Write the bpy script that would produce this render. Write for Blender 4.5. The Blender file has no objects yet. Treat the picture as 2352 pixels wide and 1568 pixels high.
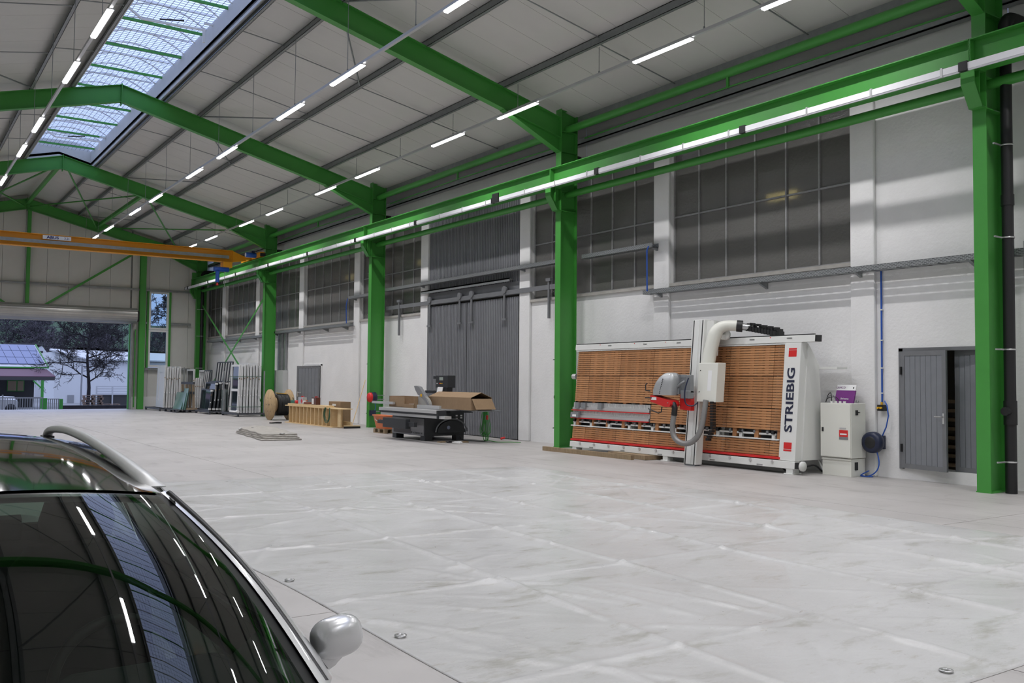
import bpy, bmesh, math, random
from mathutils import Vector, Matrix, Euler
random.seed(7)
S = bpy.context.scene
C = S.collection
# ---------------------------------------------------------------- camera, sky, exposure
PI = math.pi
_f, _yaw, _pit, _rol = 2120.79, 0.5993, 0.0431, 0.0092
_F = Vector((math.sin(_yaw)*math.cos(_pit), math.cos(_yaw)*math.cos(_pit), math.sin(_pit)))
_R = Vector((math.cos(_yaw), -math.sin(_yaw), 0)); _U = _R.cross(_F)
_R2 = _R*math.cos(_rol)+_U*math.sin(_rol); _U2 = -_R*math.sin(_rol)+_U*math.cos(_rol)
cam = bpy.data.cameras.new('camera'); camo = bpy.data.objects.new('camera', cam); C.objects.link(camo)
cam.sensor_width = 36.0; cam.lens = _f/2352*36; cam.clip_end = 1500; cam.clip_start = 0.05
m = Matrix((( _R2.x, _U2.x, -_F.x, 0), (_R2.y, _U2.y, -_F.y, 0), (_R2.z, _U2.z, -_F.z, 1.65), (0, 0, 0, 1)))
camo.matrix_world = m
S.camera = camo
S.view_settings.view_transform = 'Standard'; S.view_settings.look = 'None'
S.view_settings.gamma = 1.0; S.view_settings.use_curve_mapping = False
S.view_settings.exposure = 0.12
LAMP = 9.0           # glow of the LED diffusers
LAMP_W = 66.0        # light thrown down by each LED lamp
w = bpy.data.worlds.new('dusk_sky'); S.world = w; w.use_nodes = True
wn = w.node_tree.nodes; wl = w.node_tree.links; wn.clear()
wo = wn.new('ShaderNodeOutputWorld'); wb = wn.new('ShaderNodeBackground'); wl.new(wb.outputs[0], wo.inputs[0])
wt = wn.new('ShaderNodeTexCoord'); wsx = wn.new('ShaderNodeSeparateXYZ'); wl.new(wt.outputs['Generated'], wsx.inputs[0])
wr = wn.new('ShaderNodeValToRGB'); wl.new(wsx.outputs['Z'], wr.inputs[0])
wr.color_ramp.elements[0].position = 0.0; wr.color_ramp.elements[0].color = (0.17, 0.26, 0.52, 1)
wr.color_ramp.elements[1].position = 0.5; wr.color_ramp.elements[1].color = (0.55, 0.64, 0.95, 1)
wno = wn.new('ShaderNodeTexNoise'); wno.inputs['Scale'].default_value = 3.0; wno.inputs['Detail'].default_value = 4
wl.new(wt.outputs['Generated'], wno.inputs['Vector'])
wmx = wn.new('ShaderNodeMixRGB'); wmx.inputs[0].default_value = 0.25; wmx.blend_type = 'OVERLAY'
wl.new(wr.outputs[0], wmx.inputs[1]); wl.new(wno.outputs[0], wmx.inputs[2]); wl.new(wmx.outputs[0], wb.inputs[0])
wb.inputs[1].default_value = 1.75
# ---------------------------------------------------------------- materials
M = {}
def mat(name, col, rough=0.5, metal=0.0, var=0.0, vscale=4.0, bump=0.0, bscale=40.0, coat=0.0, emit=None, est=1.0, alpha=1.0, trans=0.0, spec=0.5, stretch=None):
    m = bpy.data.materials.new(name); m.use_nodes = True
    nt = m.node_tree; b = nt.nodes['Principled BSDF']
    b.inputs['Base Color'].default_value = (*col, 1); b.inputs['Roughness'].default_value = rough
    b.inputs['Metallic'].default_value = metal; b.inputs['Coat Weight'].default_value = coat
    b.inputs['Specular IOR Level'].default_value = spec; b.inputs['Transmission Weight'].default_value = trans
    b.inputs['Alpha'].default_value = alpha
    if emit: b.inputs['Emission Color'].default_value = (*emit, 1); b.inputs['Emission Strength'].default_value = est
    if var or bump:
        tc = nt.nodes.new('ShaderNodeTexCoord'); src = tc.outputs['Object']
        if stretch:
            mp = nt.nodes.new('ShaderNodeMapping'); mp.inputs['Scale'].default_value = stretch
            nt.links.new(src, mp.inputs[0]); src = mp.outputs[0]
    if var:
        n = nt.nodes.new('ShaderNodeTexNoise'); n.inputs['Scale'].default_value = vscale; n.inputs['Detail'].default_value = 6
        n.inputs['Roughness'].default_value = 0.65; nt.links.new(src, n.inputs['Vector'])
        mr = nt.nodes.new('ShaderNodeMapRange'); mr.inputs['From Min'].default_value = .3; mr.inputs['From Max'].default_value = .7
        mr.inputs['To Min'].default_value = 1-var; mr.inputs['To Max'].default_value = 1+var*.6
        nt.links.new(n.outputs[0], mr.inputs[0])
        mx = nt.nodes.new('ShaderNodeMixRGB'); mx.blend_type = 'MULTIPLY'; mx.inputs[0].default_value = 1; mx.inputs[1].default_value = (*col, 1)
        nt.links.new(mr.outputs[0], mx.inputs[2]); nt.links.new(mx.outputs[0], b.inputs['Base Color'])
    if bump:
        n2 = nt.nodes.new('ShaderNodeTexNoise'); n2.inputs['Scale'].default_value = bscale; n2.inputs['Detail'].default_value = 4
        nt.links.new(src, n2.inputs['Vector'])
        bp = nt.nodes.new('ShaderNodeBump'); bp.inputs['Strength'].default_value = bump; bp.inputs['Distance'].default_value = 0.02
        nt.links.new(n2.outputs[0], bp.inputs['Height']); nt.links.new(bp.outputs[0], b.inputs['Normal'])
    M[name] = m; return m
mat('green', (.056, .290, .046), .42, var=.06, vscale=1.5)
mat('galv', (.30, .315, .32), .48, .55, var=.15, vscale=6)
mat('steel', (.55, .55, .55), .3, .9)
mat('alu', (.62, .62, .62), .38, .65)
mat('white_wall', (.80, .795, .79), .85, var=.05, vscale=1.2, bump=.25, bscale=18)
mat('white_paint', (.80, .80, .80), .55)
mat('panel', (.66, .655, .635), .5, var=.03, vscale=2)
mat('panel_up', (.60, .60, .585), .32, var=.04, vscale=2, bump=.15, bscale=2.5)
mat('brownrust', (.045, .028, .022), .9, var=.3)
mat('grey_door', (.205, .215, .235), .5, var=.06, vscale=5)
mat('grey_frame', (.17, .175, .185), .55, var=.1)
mat('black', (.012, .012, .013), .45)
mat('blackgloss', (.012, .012, .013), .2)
mat('rubber', (.009, .009, .010), .5)
mat('blue', (.02, .09, .42), .35)
mat('navy', (.012, .018, .05), .4)
mat('red', (.62, .02, .02), .4)
mat('yellow', (.75, .42, .02), .4)
mat('crane_yellow', (.80, .33, .008), .35)
mat('cream', (.72, .72, .66), .42)
mat('paint_white', (.74, .75, .73), .4)
mat('cardboard', (.30, .20, .115), .85, var=.08, vscale=8)
mat('pine', (.72, .53, .29), .6, var=.10, vscale=6, stretch=(1, 1, 8))
mat('oldwood', (.30, .22, .13), .8, var=.3, vscale=5, stretch=(1, 6, 1))
mat('drumwood', (.46, .32, .17), .75, var=.2, vscale=5)
mat('plastic_grey', (.20, .21, .22), .5)
mat('lamp', (1, 1, 1), .5, emit=(1.0, .985, 1.0), est=LAMP)
mat('paper', (.80, .80, .80), .7)
# ---------------------------------------------------------------- mesh helpers
class MB:
    def __init__(s): s.v = []; s.f = []; s.sm = []
    def add(s, vs, fs, sm=False):
        k = len(s.v); s.v += [tuple(v) for v in vs]; s.f += [tuple(i+k for i in f) for f in fs]; s.sm += [sm]*len(fs); return s
    def box(s, x0, x1, y0, y1, z0, z1):
        return s.hexa([(x0,y0,z0),(x1,y0,z0),(x1,y1,z0),(x0,y1,z0),(x0,y0,z1),(x1,y0,z1),(x1,y1,z1),(x0,y1,z1)])
    def hexa(s, p): return s.add(p, [(0,3,2,1),(4,5,6,7),(0,1,5,4),(1,2,6,5),(2,3,7,6),(3,0,4,7)])
    def bx(s, c, d, rz=0, rx=0, ry=0):
        R = Euler((rx, ry, rz)).to_matrix(); c = Vector(c); a, b, e = d[0]/2, d[1]/2, d[2]/2
        return s.hexa([c+R@Vector(q) for q in [(-a,-b,-e),(a,-b,-e),(a,b,-e),(-a,b,-e),(-a,-b,e),(a,-b,e),(a,b,e),(-a,b,e)]])
    def bar(s, p, q, w, h, up=(0,0,1)):
        p = Vector(p); q = Vector(q); d = (q-p).normalized(); u = Vector(up)
        if abs(d.dot(u)) > .99: u = Vector((1,0,0))
        sd = d.cross(u).normalized(); u = sd.cross(d)
        o = [(-w/2,-h/2),(w/2,-h/2),(w/2,h/2),(-w/2,h/2)]
        return s.hexa([p+sd*a+u*b for a,b in o]+[q+sd*a+u*b for a,b in o])
    def prism(s, poly, a, b, axis='y', sm=False):
        n = len(poly)
        def mk(t): return [{'x': (t,u,v), 'y': (u,t,v), 'z': (u,v,t)}[axis] for u,v in poly]
        fs = [tuple(range(n))[::-1], tuple(range(n,2*n))]
        s.add(mk(a)+mk(b), fs); s.add(mk(a)+mk(b), [(i,(i+1)%n,n+(i+1)%n,n+i) for i in range(n)], sm); return s
    def tube(s, pts, r, n=8, cap=True):
        pts = [Vector(p) for p in pts]; rs = r if isinstance(r,(list,tuple)) else [r]*len(pts)
        vs = []; prev = None
        for i,p in enumerate(pts):
            d = (pts[min(i+1,len(pts)-1)]-pts[max(i-1,0)])
            d = d.normalized() if d.length > 1e-9 else Vector((0,0,1))
            if prev is None:
                u = d.cross(Vector((0,0,1)))
                if u.length < .05: u = d.cross(Vector((1,0,0)))
            else: u = prev-d*prev.dot(d)
            u.normalize(); prev = u; w_ = d.cross(u)
            vs += [p+(u*math.cos(2*PI*k/n)+w_*math.sin(2*PI*k/n))*rs[i] for k in range(n)]
        fs = [(i*n+k, i*n+(k+1)%n, (i+1)*n+(k+1)%n, (i+1)*n+k) for i in range(len(pts)-1) for k in range(n)]
        s.add(vs, fs, n > 4)
        if cap: s.add(vs[:n], [tuple(range(n))[::-1]]); s.add(vs[-n:], [tuple(range(n))])
        return s
    def cyl(s, p, q, r, n=16, r2=None): return s.tube([p, q], [r, r if r2 is None else r2], n)
    def lathe(s, prof, c, axis='z', n=24):
        vs = []
        for r, h in prof:
            for k in range(n):
                a = 2*PI*k/n; u, v = r*math.cos(a), r*math.sin(a)
                vs.append({'z': (c[0]+u,c[1]+v,c[2]+h), 'x': (c[0]+h,c[1]+u,c[2]+v), 'y': (c[0]+u,c[1]+h,c[2]+v)}[axis])
        return s.add(vs, [(i*n+k, i*n+(k+1)%n, (i+1)*n+(k+1)%n, (i+1)*n+k) for i in range(len(prof)-1) for k in range(n)], True)
    def quad(s, a, b, c, d): return s.add([a,b,c,d], [(0,1,2,3)])
    def ibeam(s, p, q, w, h, tf, tw, up=(0,0,1)):
        p = Vector(p); q = Vector(q); d = (q-p).normalized(); u = Vector(up)
        sd = d.cross(u).normalized(); u = sd.cross(d)
        for o,(ww,hh) in ((u*(h/2-tf/2),(w,tf)), (-u*(h/2-tf/2),(w,tf)), (u*0,(tw,h-2*tf))): s.bar(p+o, q+o, ww, hh, u)
        return s
    def xf(s, mtx):
        s.v = [tuple(mtx @ Vector(v)) for v in s.v]; return s
    def to(s, name, mt, parent=None, bevel=0.0, smooth=None):
        me = bpy.data.meshes.new(name); me.from_pydata(s.v, [], s.f)
        bm = bmesh.new(); bm.from_mesh(me); bmesh.ops.recalc_face_normals(bm, faces=bm.faces); bm.to_mesh(me); bm.free()
        sm = s.sm if smooth is None else [smooth]*len(s.f)
        if len(me.polygons) == len(sm): me.polygons.foreach_set('use_smooth', sm)
        me.materials.append(M[mt] if isinstance(mt, str) else mt)
        o = bpy.data.objects.new(name, me); C.objects.link(o)
        if parent is not None:
            o.parent = parent
            off = Vector(LOC.get(parent.name, (0,0,0)))
            if off.length: me.transform(Matrix.Translation(-off))
            LOC[o.name] = off
        if bevel:
            md = o.modifiers.new('bevel', 'BEVEL'); md.width = bevel; md.segments = 2; md.limit_method = 'ANGLE'; md.angle_limit = .7
        return o
LOC = {}
def tag(o, label, cat, group=None):
    o['label'] = label; o['category'] = cat
    if group: o['group'] = group
    return o
def thing(name, label, cat, loc=(0,0,0), group=None):
    o = bpy.data.objects.new(name, None); C.objects.link(o); o.location = loc; o.empty_display_size = .1
    LOC[o.name] = tuple(loc); return tag(o, label, cat, group)
def struct(o): o['kind'] = 'structure'; return o
def inst(src, parent, name, off):
    """a linked copy of a part, moved by off"""
    c = bpy.data.objects.new(name, src.data); C.objects.link(c); c.parent = parent; c.location = off
    for md in src.modifiers:
        if md.type == 'BEVEL':
            n = c.modifiers.new('bevel', 'BEVEL'); n.width = md.width; n.segments = md.segments; n.limit_method = 'ANGLE'; n.angle_limit = md.angle_limit
    return c
def text_mesh(txt, size, mt, parent, name, mtx, ext=.002, sx=1.0, bold=0.0, align='CENTER'):
    cu = bpy.data.curves.new(name, 'FONT'); cu.body = txt; cu.size = size; cu.extrude = ext; cu.offset = bold
    cu.align_x = align; cu.align_y = 'CENTER'; cu.resolution_u = 3
    to = bpy.data.objects.new(name+'_tmp', cu); C.objects.link(to)
    dg = bpy.context.evaluated_depsgraph_get(); me = bpy.data.meshes.new_from_object(to.evaluated_get(dg))
    C.objects.unlink(to); bpy.data.objects.remove(to)
    me.transform(Matrix.Diagonal((sx,1,1,1))); me.transform(mtx)
    off = Vector(LOC.get(parent.name, (0,0,0))); me.transform(Matrix.Translation(-off))
    me.materials.clear(); me.materials.append(M[mt]); me.name = name
    o = bpy.data.objects.new(name, me); C.objects.link(o); o.parent = parent; LOC[o.name] = off; return o
# text facing -x, reading along -y (left to right as seen from inside the hall)
FACE_W = lambda p: Matrix.Translation(p) @ Matrix(((0,0,-1,0),(-1,0,0,0),(0,1,0,0),(0,0,0,1)))
# text facing -y, reading along +x
FACE_S = lambda p: Matrix.Translation(p) @ Matrix(((1,0,0,0),(0,0,-1,0),(0,1,0,0),(0,0,0,1)))
# ================================================================ THE HALL
XW, XL, YB, YE = 14.91, -3.4, -14.6, 51.6
RX = 5.75                                     # ridge
zr = lambda x: 10.5-.255*abs(x-RX)            # top of the rafters
zp = lambda x: zr(x)+.22                      # underside of the roof panels
# concrete
def concrete():
    m = bpy.data.materials.new('concrete'); m.use_nodes = True; nt = m.node_tree; b = nt.nodes['Principled BSDF']
    tc = nt.nodes.new('ShaderNodeTexCoord')
    def noise(sc, det, stretch=(1,1,1), rough=.6):
        mp = nt.nodes.new('ShaderNodeMapping'); mp.inputs['Scale'].default_value = stretch; nt.links.new(tc.outputs['Object'], mp.inputs[0])
        n = nt.nodes.new('ShaderNodeTexNoise'); n.inputs['Scale'].default_value = sc; n.inputs['Detail'].default_value = det; n.inputs['Roughness'].default_value = rough
        nt.links.new(mp.outputs[0], n.inputs['Vector']); return n.outputs[0]
    def ramp(src, stops):
        r = nt.nodes.new('ShaderNodeValToRGB'); e = r.color_ramp.elements
        e[0].position, e[0].color = stops[0][0], (*stops[0][1],1); e[1].position, e[1].color = stops[1][0], (*stops[1][1],1)
        nt.links.new(src, r.inputs[0]); return r.outputs[0]
    def mul(a, c, f=1.0):
        x = nt.nodes.new('ShaderNodeMixRGB'); x.blend_type = 'MULTIPLY'; x.inputs[0].default_value = f
        nt.links.new(a, x.inputs[1]); nt.links.new(c, x.inputs[2]); return x.outputs[0]
    base = ramp(noise(.5, 8), [(.3, (.36,.343,.333)), (.7, (.465,.443,.432))])
    st = ramp(noise(1.1, 6, (2.6,.55,1), .7), [(.28, (.74,.73,.73)), (.46, (1,1,1))])
    st2 = ramp(noise(2.2, 8, (.5,3.0,1), .7), [(.27, (.68,.66,.66)), (.40, (1,1,1))])
    sp = ramp(noise(22, 3), [(.26, (.55,.53,.5)), (.31, (1,1,1))])
    c = mul(mul(mul(base, st), st2), sp)
    nt.links.new(c, b.inputs['Base Color']); b.inputs['Roughness'].default_value = .48
    bp = nt.nodes.new('ShaderNodeBump'); bp.inputs['Strength'].default_value = .08; nt.links.new(noise(30, 5), bp.inputs['Height']); nt.links.new(bp.outputs[0], b.inputs['Normal'])
    M['concrete'] = m
concrete()
mat('joint', (.16,.155,.15), .9)
fl = struct(MB().box(XL-.3, 15.3, YB-.3, YE+.9, -.3, -.03).to('floor', 'joint'))
xj = [XL-.3, 0.0, 5.5, 11.0, 15.3]; yj = [YB-.3, -9.4, -4.2, 1.0, 6.2, 11.6, 17.0, 22.4, 27.8, 33.2, 38.6, 44.0, 49.4, YE+.9]
for i in range(4):
    for j in range(len(yj)-1):
        MB().box(xj[i]+.005, xj[i+1]-.005, yj[j]+.005, yj[j+1]-.005, -.03, 0).to('floor_slab', 'concrete', fl)
# ---------------------------------------------------------------- right wall
PC = [10.33, 15.63, 21.12, 26.92, 32.2, 37.79, 43.38, 48.7]
BAYS = [(10.58,15.38), (15.88,20.87), (27.17,31.95), (32.45,37.54), (38.04,43.13), (43.63,48.45), (48.95,51.55)]
ZS, ZT = 3.92, 6.95
XO = 15.3
wr_ = MB()
seg = [(YB, 8.0, 0), (9.62, 21.46, 0), (26.74, 35.6, 0), (37.6, YE, 0)]
for a, b, z in seg: wr_.box(XW, XO, a, b, 0, ZS)
wr_.box(XW, XO, 8.0, 9.62, 0, .2); wr_.box(XW, XO, 8.0, 9.62, 2.27, ZS)
wr_.box(XW, XO, 35.6, 37.6, 2.25, ZS)
wr_.box(XW, XO, YB, 10.58, ZS, 6.85)
for c in PC[1:]: wr_.box(XW, XO, c-.25, c+.25, ZS, ZT)
wright = struct(wr_.to('wall_right', 'white_wall'))
for k, c in enumerate(PC): MB().box(14.83, XW, c-.25, c+.25, 0, ZT-.03 if k else 6.86).to('pilaster', 'white_wall', wright, bevel=.02)
for a, b in BAYS: MB().box(14.85, 15.1, a, b, 3.85, ZS).to('window_sill', mat('sill', (.42,.40,.37), .8, var=.15) if 'sill' not in M else 'sill', wright)
MB().box(14.93, XO, YB, YE, ZT, ZT+.16).to('lintel', 'brownrust', wright)
# light sheet cladding above the crane rail, one sheet per column bay
ycol = [7.7+10.9*i for i in range(-2, 5)]
for i in range(len(ycol)-1):
    MB().box(15.0, 15.06, max(ycol[i], YB)+.01, ycol[i+1]-.01, ZT+.1, 8.75).to('cladding_sheet', 'panel_up', wright)
MB().box(14.80, 14.98, YB, YE, 7.80, 7.83).box(14.80, 14.82, YB, YE, 7.80, 7.93).box(14.80, 14.98, YB, YE, 7.93, 7.95).to('wall_rail', 'galv', wright)
# corrugated cladding over the gate
def corr(y0, y1, z0, z1, x, pitch=.09, d=.025):
    n = int((y1-y0)/pitch); p = (y1-y0)/n; m = MB(); pts = []
    for k in range(n):
        a = y0+k*p; pts += [(x, a), (x, a+p*.55), (x+d, a+p*.65), (x+d, a+p*.9)]
    pts.append((x, y1))
    vs = [(q[0], q[1], z0) for q in pts]+[(q[0], q[1], z1) for q in pts]; L = len(pts)
    return m.add(vs, [(i, i+1, L+i+1, L+i) for i in range(L-1)])
mat('corr_grey', (.20, .205, .22), .5, var=.05)
corr(21.4, 26.8, 4.3, ZT+.05, 14.90).to('corrugated_panel', 'corr_grey', wright)
# ---------------------------------------------------------------- windows: obscured glass in steel bars
def glassmat():
    m = mat('obscured_glass', (.20,.195,.185), .22, trans=.35, bump=.35, bscale=16)
    return m
glassmat()
mat('bar_steel', (.30,.30,.30), .5, var=.2, vscale=10)
for wi, (a, b) in enumerate(BAYS):
    nb = 6 if b-a > 4 else 3
    f = MB(); st = (b-a)/nb
    f.box(14.99, 15.07, a, a+.04, ZS, ZT).box(14.99, 15.07, b-.04, b, ZS, ZT).box(14.99, 15.07, a+.04, b-.04, ZS, ZS+.04).box(14.99, 15.07, a+.04, b-.04, ZT-.04, ZT)
    for k in range(1, nb): f.box(14.985, 15.06, a+k*st-.018, a+k*st+.018, ZS+.04, ZT-.04)
    f.box(14.99, 15.055, a+.04, b-.04, 5.43, 5.465)
    fr = struct(f.to('window_%d' % (wi+1), 'bar_steel'))
    p0 = None
    for k in range(nb):
        for z0, z1 in ((ZS+.04, 5.43), (5.465, ZT-.04)):
            MB().box(15.02, 15.035, a+k*st+.02, a+(k+1)*st-.02, z0, z1).to('window_pane', 'obscured_glass', fr)
# dim rooms behind the old windows
mat('dark_room', (.40,.39,.37), .9)
rm = MB().box(19.5, 19.7, YB, YE+.5, -.2, 7.4).box(15.3, 19.7, YB, YE+.5, 7.3, 7.4).box(15.3, 19.7, YB, YE+.5, -.3, -.02).box(15.3, 19.7, YB-.1, YB, 0, 7.3).box(15.3, 19.7, YE+.4, YE+.5, 0, 7.3)
struct(rm.to('wall_beyond', 'dark_room'))
mat('warm_tube', (1,1,1), .5, emit=(1.0,.85,.35), est=7.0)
for y, z, wn_ in ((12.66, 5.58, 'behind the wide window above the panel saw'), (28.0, 5.75, 'behind the window beside the corrugated gate'), (34.0, 5.75, 'behind the window above the open grey door')):
    t = thing('strip_light', 'dim warm strip light seen '+wn_, 'lamp', (15.45, y, z))
    MB().box(15.42, 15.48, y-.36, y+.36, z-.07, z+.07).to('light_tube', 'warm_tube', t)
    MB().box(15.49, 15.60, y-.5, y+.5, z-.10, z+.10).to('housing', 'white_paint', t)
    for dy in (-.4, .4): MB().box(15.54, 15.55, y+dy-.005, y+dy+.005, z+.1, 7.30).to('hanger_rod', 'galv', t)
# ---------------------------------------------------------------- sliding gate (door_1)
d1 = MB()
d1.box(14.80, 14.86, 19.3, 29.6, 4.20, 4.26).box(14.78, 14.80, 19.3, 29.6, 4.13, 4.26)
d1 = struct(d1.to('door_1', 'grey_frame'))
MB().box(14.88, 14.90, 21.4, 26.8, 4.12, 4.5).to('track_board', 'grey_frame', d1)
MB().box(14.70, 14.85, 21.7, 26.9, 4.56, 4.60).box(14.70, 14.73, 21.7, 26.9, 4.50, 4.60).to('rain_hood', 'galv', d1)
for a, b in ((21.42, 24.19), (24.22, 26.85)):
    g = corr(a, b, .02, 4.06, 14.84).to('gate_leaf', 'corr_grey', d1)
    MB().box(14.87, 14.90, a, b, .02, 4.06).to('leaf_frame', 'grey_frame', g)
for y in (22.05, 23.85, 24.55, 26.45):
    h = MB().box(14.77, 14.79, y-.04, y+.04, 3.45, 4.2).box(14.75, 14.79, y-.12, y+.12, 3.40, 3.46).to('hanger_bracket', 'grey_frame', d1)
    MB().cyl((14.74, y-.02, 4.28), (14.80, y-.02, 4.28), .11, 16).to('roller', 'grey_frame', h)
for y in (19.9, 28.6, 30.2):
    m_ = MB().box(14.76, 14.82, y-.03, y+.03, 3.2 if y > 20 else 3.35, 4.35).box(14.74, 14.84, y-.1, y+.1, 4.35, 4.43)
    m_.to('track_stop', 'grey_frame', d1)
# ---------------------------------------------------------------- double door beside the near column (door_2)
def plank_leaf(name, parent, hinge, ang, wid, z0, z1, left=True, n=7):
    """hinge=(x,y); ang 0 = closed along -y (left hinge) or +y (right hinge); swings into the hall (-x)"""
    sgn = -1 if left else 1
    R = Matrix.Translation((hinge[0], hinge[1], 0)) @ Matrix.Rotation(0, 4, 'Z')
    dirv = Vector((-math.sin(ang), sgn*math.cos(ang), 0)); nrm = Vector((-math.cos(ang), -sgn*math.sin(ang), 0))
    B = Matrix(((dirv.x, nrm.x, 0, hinge[0]), (dirv.y, nrm.y, 0, hinge[1]), (0,0,1,0), (0,0,0,1)))
    fr = MB().box(0, wid, -.02, 0, z0, z1).box(0, .08, 0, .022, z0, z1).box(wid-.08, wid, 0, .022, z0, z1).box(.08, wid-.08, 0, .022, z0, z0+.08).box(.08, wid-.08, 0, .022, z1-.08, z1)
    o = fr.xf(B).to(name, 'grey_frame', parent)
    pw = (wid-.16)/n
    for k in range(n): MB().box(.08+k*pw+.003, .08+(k+1)*pw-.003, 0, .014, z0+.08, z1-.08).xf(B).to('plank', 'grey_door', o)
    return o, B
d2 = MB().box(14.88, 14.95, 9.56, 9.64, .18, 2.29).box(14.88, 14.95, 7.95, 8.02, .18, 2.29).box(14.88, 14.95, 7.95, 9.64, 2.24, 2.30)
d2 = struct(d2.to('door_2', 'grey_frame'))
lf, B = plank_leaf('door_leaf', d2, (14.88, 9.58), .16, .93, .2, 2.24, True, 7)
MB().box(.86, .90, .02, .03, 1.0, 1.18).xf(B).to('lock_plate', 'alu', lf)
MB().tube([(.88,.03,1.12),(.88,.08,1.12)], .012, 8).tube([(.88,.08,1.12),(.74,.08,1.12)], .011, 8).xf(B).to('handle', 'steel', lf)
for z in (.55, 1.9): MB().box(.0, .03, .02, .05, z-.07, z+.07).xf(B).to('hinge', 'black', lf)
lf2, B = plank_leaf('door_leaf', d2, (14.96, 8.02), -.10, .66, .2, 2.24, False, 5)
# a glimpse of stacked timber in the room behind the door
t = thing('timber_stack', 'stack of pale timber boards glimpsed through the gap of the grey double door', 'timber', (15.9, 8.7, 0))
for k in range(9): MB().box(15.7, 16.2, 7.7, 9.9, .05+k*.16, .11+k*.16).to('board', 'oldwood', t)
MB().box(15.7, 16.2, 7.6, 7.69, 0, 1.5).to('stand', 'black', t); MB().box(15.7, 16.2, 9.91, 10.0, 0, 1.5).to('stand', 'black', t)
# ---------------------------------------------------------------- open door by the workbench (door_3)
d3 = struct(MB().box(14.87, 14.95, 35.55, 35.63, 0, 2.28).box(14.87, 14.95, 37.57, 37.65, 0, 2.28).box(14.87, 14.95, 35.55, 37.65, 2.22, 2.29).to('door_3', 'white_paint'))
lf, B = plank_leaf('door_leaf', d3, (14.86, 35.66), .80, 1.0, .04, 2.2, False, 6)
MB().box(.92, .96, .02, .03, .95, 1.15).xf(B).to('lock_plate', 'alu', lf)
MB().tube([(.94,.03,1.1),(.94,.08,1.1)], .014, 8).tube([(.94,.08,1.1),(.78,.08,1.1)], .013, 8).xf(B).to('handle', 'steel', lf)
lf2, B = plank_leaf('door_leaf', d3, (14.86, 37.55), .55, .93, .04, 2.2, True, 6)
# ---------------------------------------------------------------- far end wall
mat('wallpanel', (.62,.615,.585), .45, var=.02)
wf = struct(MB().box(XL, .8, YE+.12, YE+.2, 0, 12).box(10.86, 15.3, YE+.12, YE+.2, 0, 2.2).box(10.86, 11.72, YE+.12, YE+.2, 2.2, 6.28).box(12.78, 15.3, YE+.12, YE+.2, 2.2, 6.28)
            .box(10.86, 15.3, YE+.12, YE+.2, 6.28, 12).box(.8, 10.86, YE+.12, YE+.2, 4.9, 12).to('wall_far', 'galv'))
ex = [10.86, 11.74, 12.76, 13.79, 14.82]; xs = [-3.25+k for k in range(0)]
cols = [(-3.3,-2.22),(-2.22,-1.22),(-1.22,-.22),(-.22,.78)]+[(.78+k*1.0, 1.78+k*1.0) for k in range(10)]+[(10.78,11.74),(11.74,12.76),(12.76,13.79),(13.79,14.9)]
for a, b in cols:
    zt_ = max(zp(a), zp(b))+.1
    if a > 10.7: z_list = [(.66, zt_)] if abs(a-11.74) > .1 else [(.66, 2.2), (6.3, zt_)]
    elif a < .7: z_list = [(.66, zt_)]
    else: z_list = [(4.9, zt_)]
    for z0, z1 in z_list: MB().box(max(a,10.86 if a > 10.7 else a)+.006, b-.006, YE, YE+.11, z0, z1).to('wall_panel', 'wallpanel', wf)
for a, b in ((XL, .78), (10.86, 15.0)): MB().box(a, b, YE-.06, YE+.12, 0, .66).to('plinth', 'white_wall', wf)
gr = lambda z, a, b: MB().box(a, b, YE-.19, YE, z-.01, z+.01).box(a, b, YE-.19, YE-.18, z-.10, z).to('girt', 'galv', wf)
gr(6.37, XL, 11.2); gr(6.37, 11.5, 13.9); gr(4.62, 12.85, 13.9); gr(4.62, 11.5, 11.62); gr(2.18, 11.5, 13.9)
MB().ibeam((11.35, YE-.2, 0), (11.35, YE-.2, zr(11.35)-.5), .30, .26, .015, .01, up=(0,1,0)).to('post', 'green', wf)
MB().ibeam((5.9, YE-.2, 5.25), (5.9, YE-.2, zr(5.9)-.5), .16, .2, .012, .01, up=(0,1,0)).to('post', 'green', wf)
for x in (11.67, 12.81): MB().box(x-.05, x+.05, YE-.12, YE+.02, 2.1, 6.34).to('window_post', 'green', wf)
MB().bar((6.3, YE-.3, 4.99), (10.9, YE-.3, 8.23), .015, .11).to('wall_brace', 'green', wf)
MB().bar((5.3, YE-.3, 4.99), (.7, YE-.3, 8.23), .015, .11).to('wall_brace', 'green', wf)
# tall window in the end wall
def sheet_glass():
    m = bpy.data.materials.new('clear_glass'); m.use_nodes = True; nt = m.node_tree; nt.nodes.clear()
    o = nt.nodes.new('ShaderNodeOutputMaterial'); g = nt.nodes.new('ShaderNodeBsdfGlossy'); t = nt.nodes.new('ShaderNodeBsdfTransparent'); mx = nt.nodes.new('ShaderNodeMixShader'); fr = nt.nodes.new('ShaderNodeFresnel')
    g.inputs['Roughness'].default_value = .02; t.inputs[0].default_value = (.82,.88,.86,1); fr.inputs[0].default_value = 1.5
    nt.links.new(fr.outputs[0], mx.inputs[0]); nt.links.new(t.outputs[0], mx.inputs[1]); nt.links.new(g.outputs[0], mx.inputs[2]); nt.links.new(mx.outputs[0], o.inputs[0]); M['clear_glass'] = m
sheet_glass()
fw = MB()
for z0, z1 in ((2.24, 4.22), (4.24, 6.27)):
    fw.box(11.73, 11.84, YE-.02, YE+.08, z0, z1).box(12.66, 12.77, YE-.02, YE+.08, z0, z1).box(11.84, 12.66, YE-.02, YE+.08, z0, z0+.1).box(11.84, 12.66, YE-.02, YE+.08, z1-.1, z1)
w8 = struct(fw.to('window_8', 'white_paint'))
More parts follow.
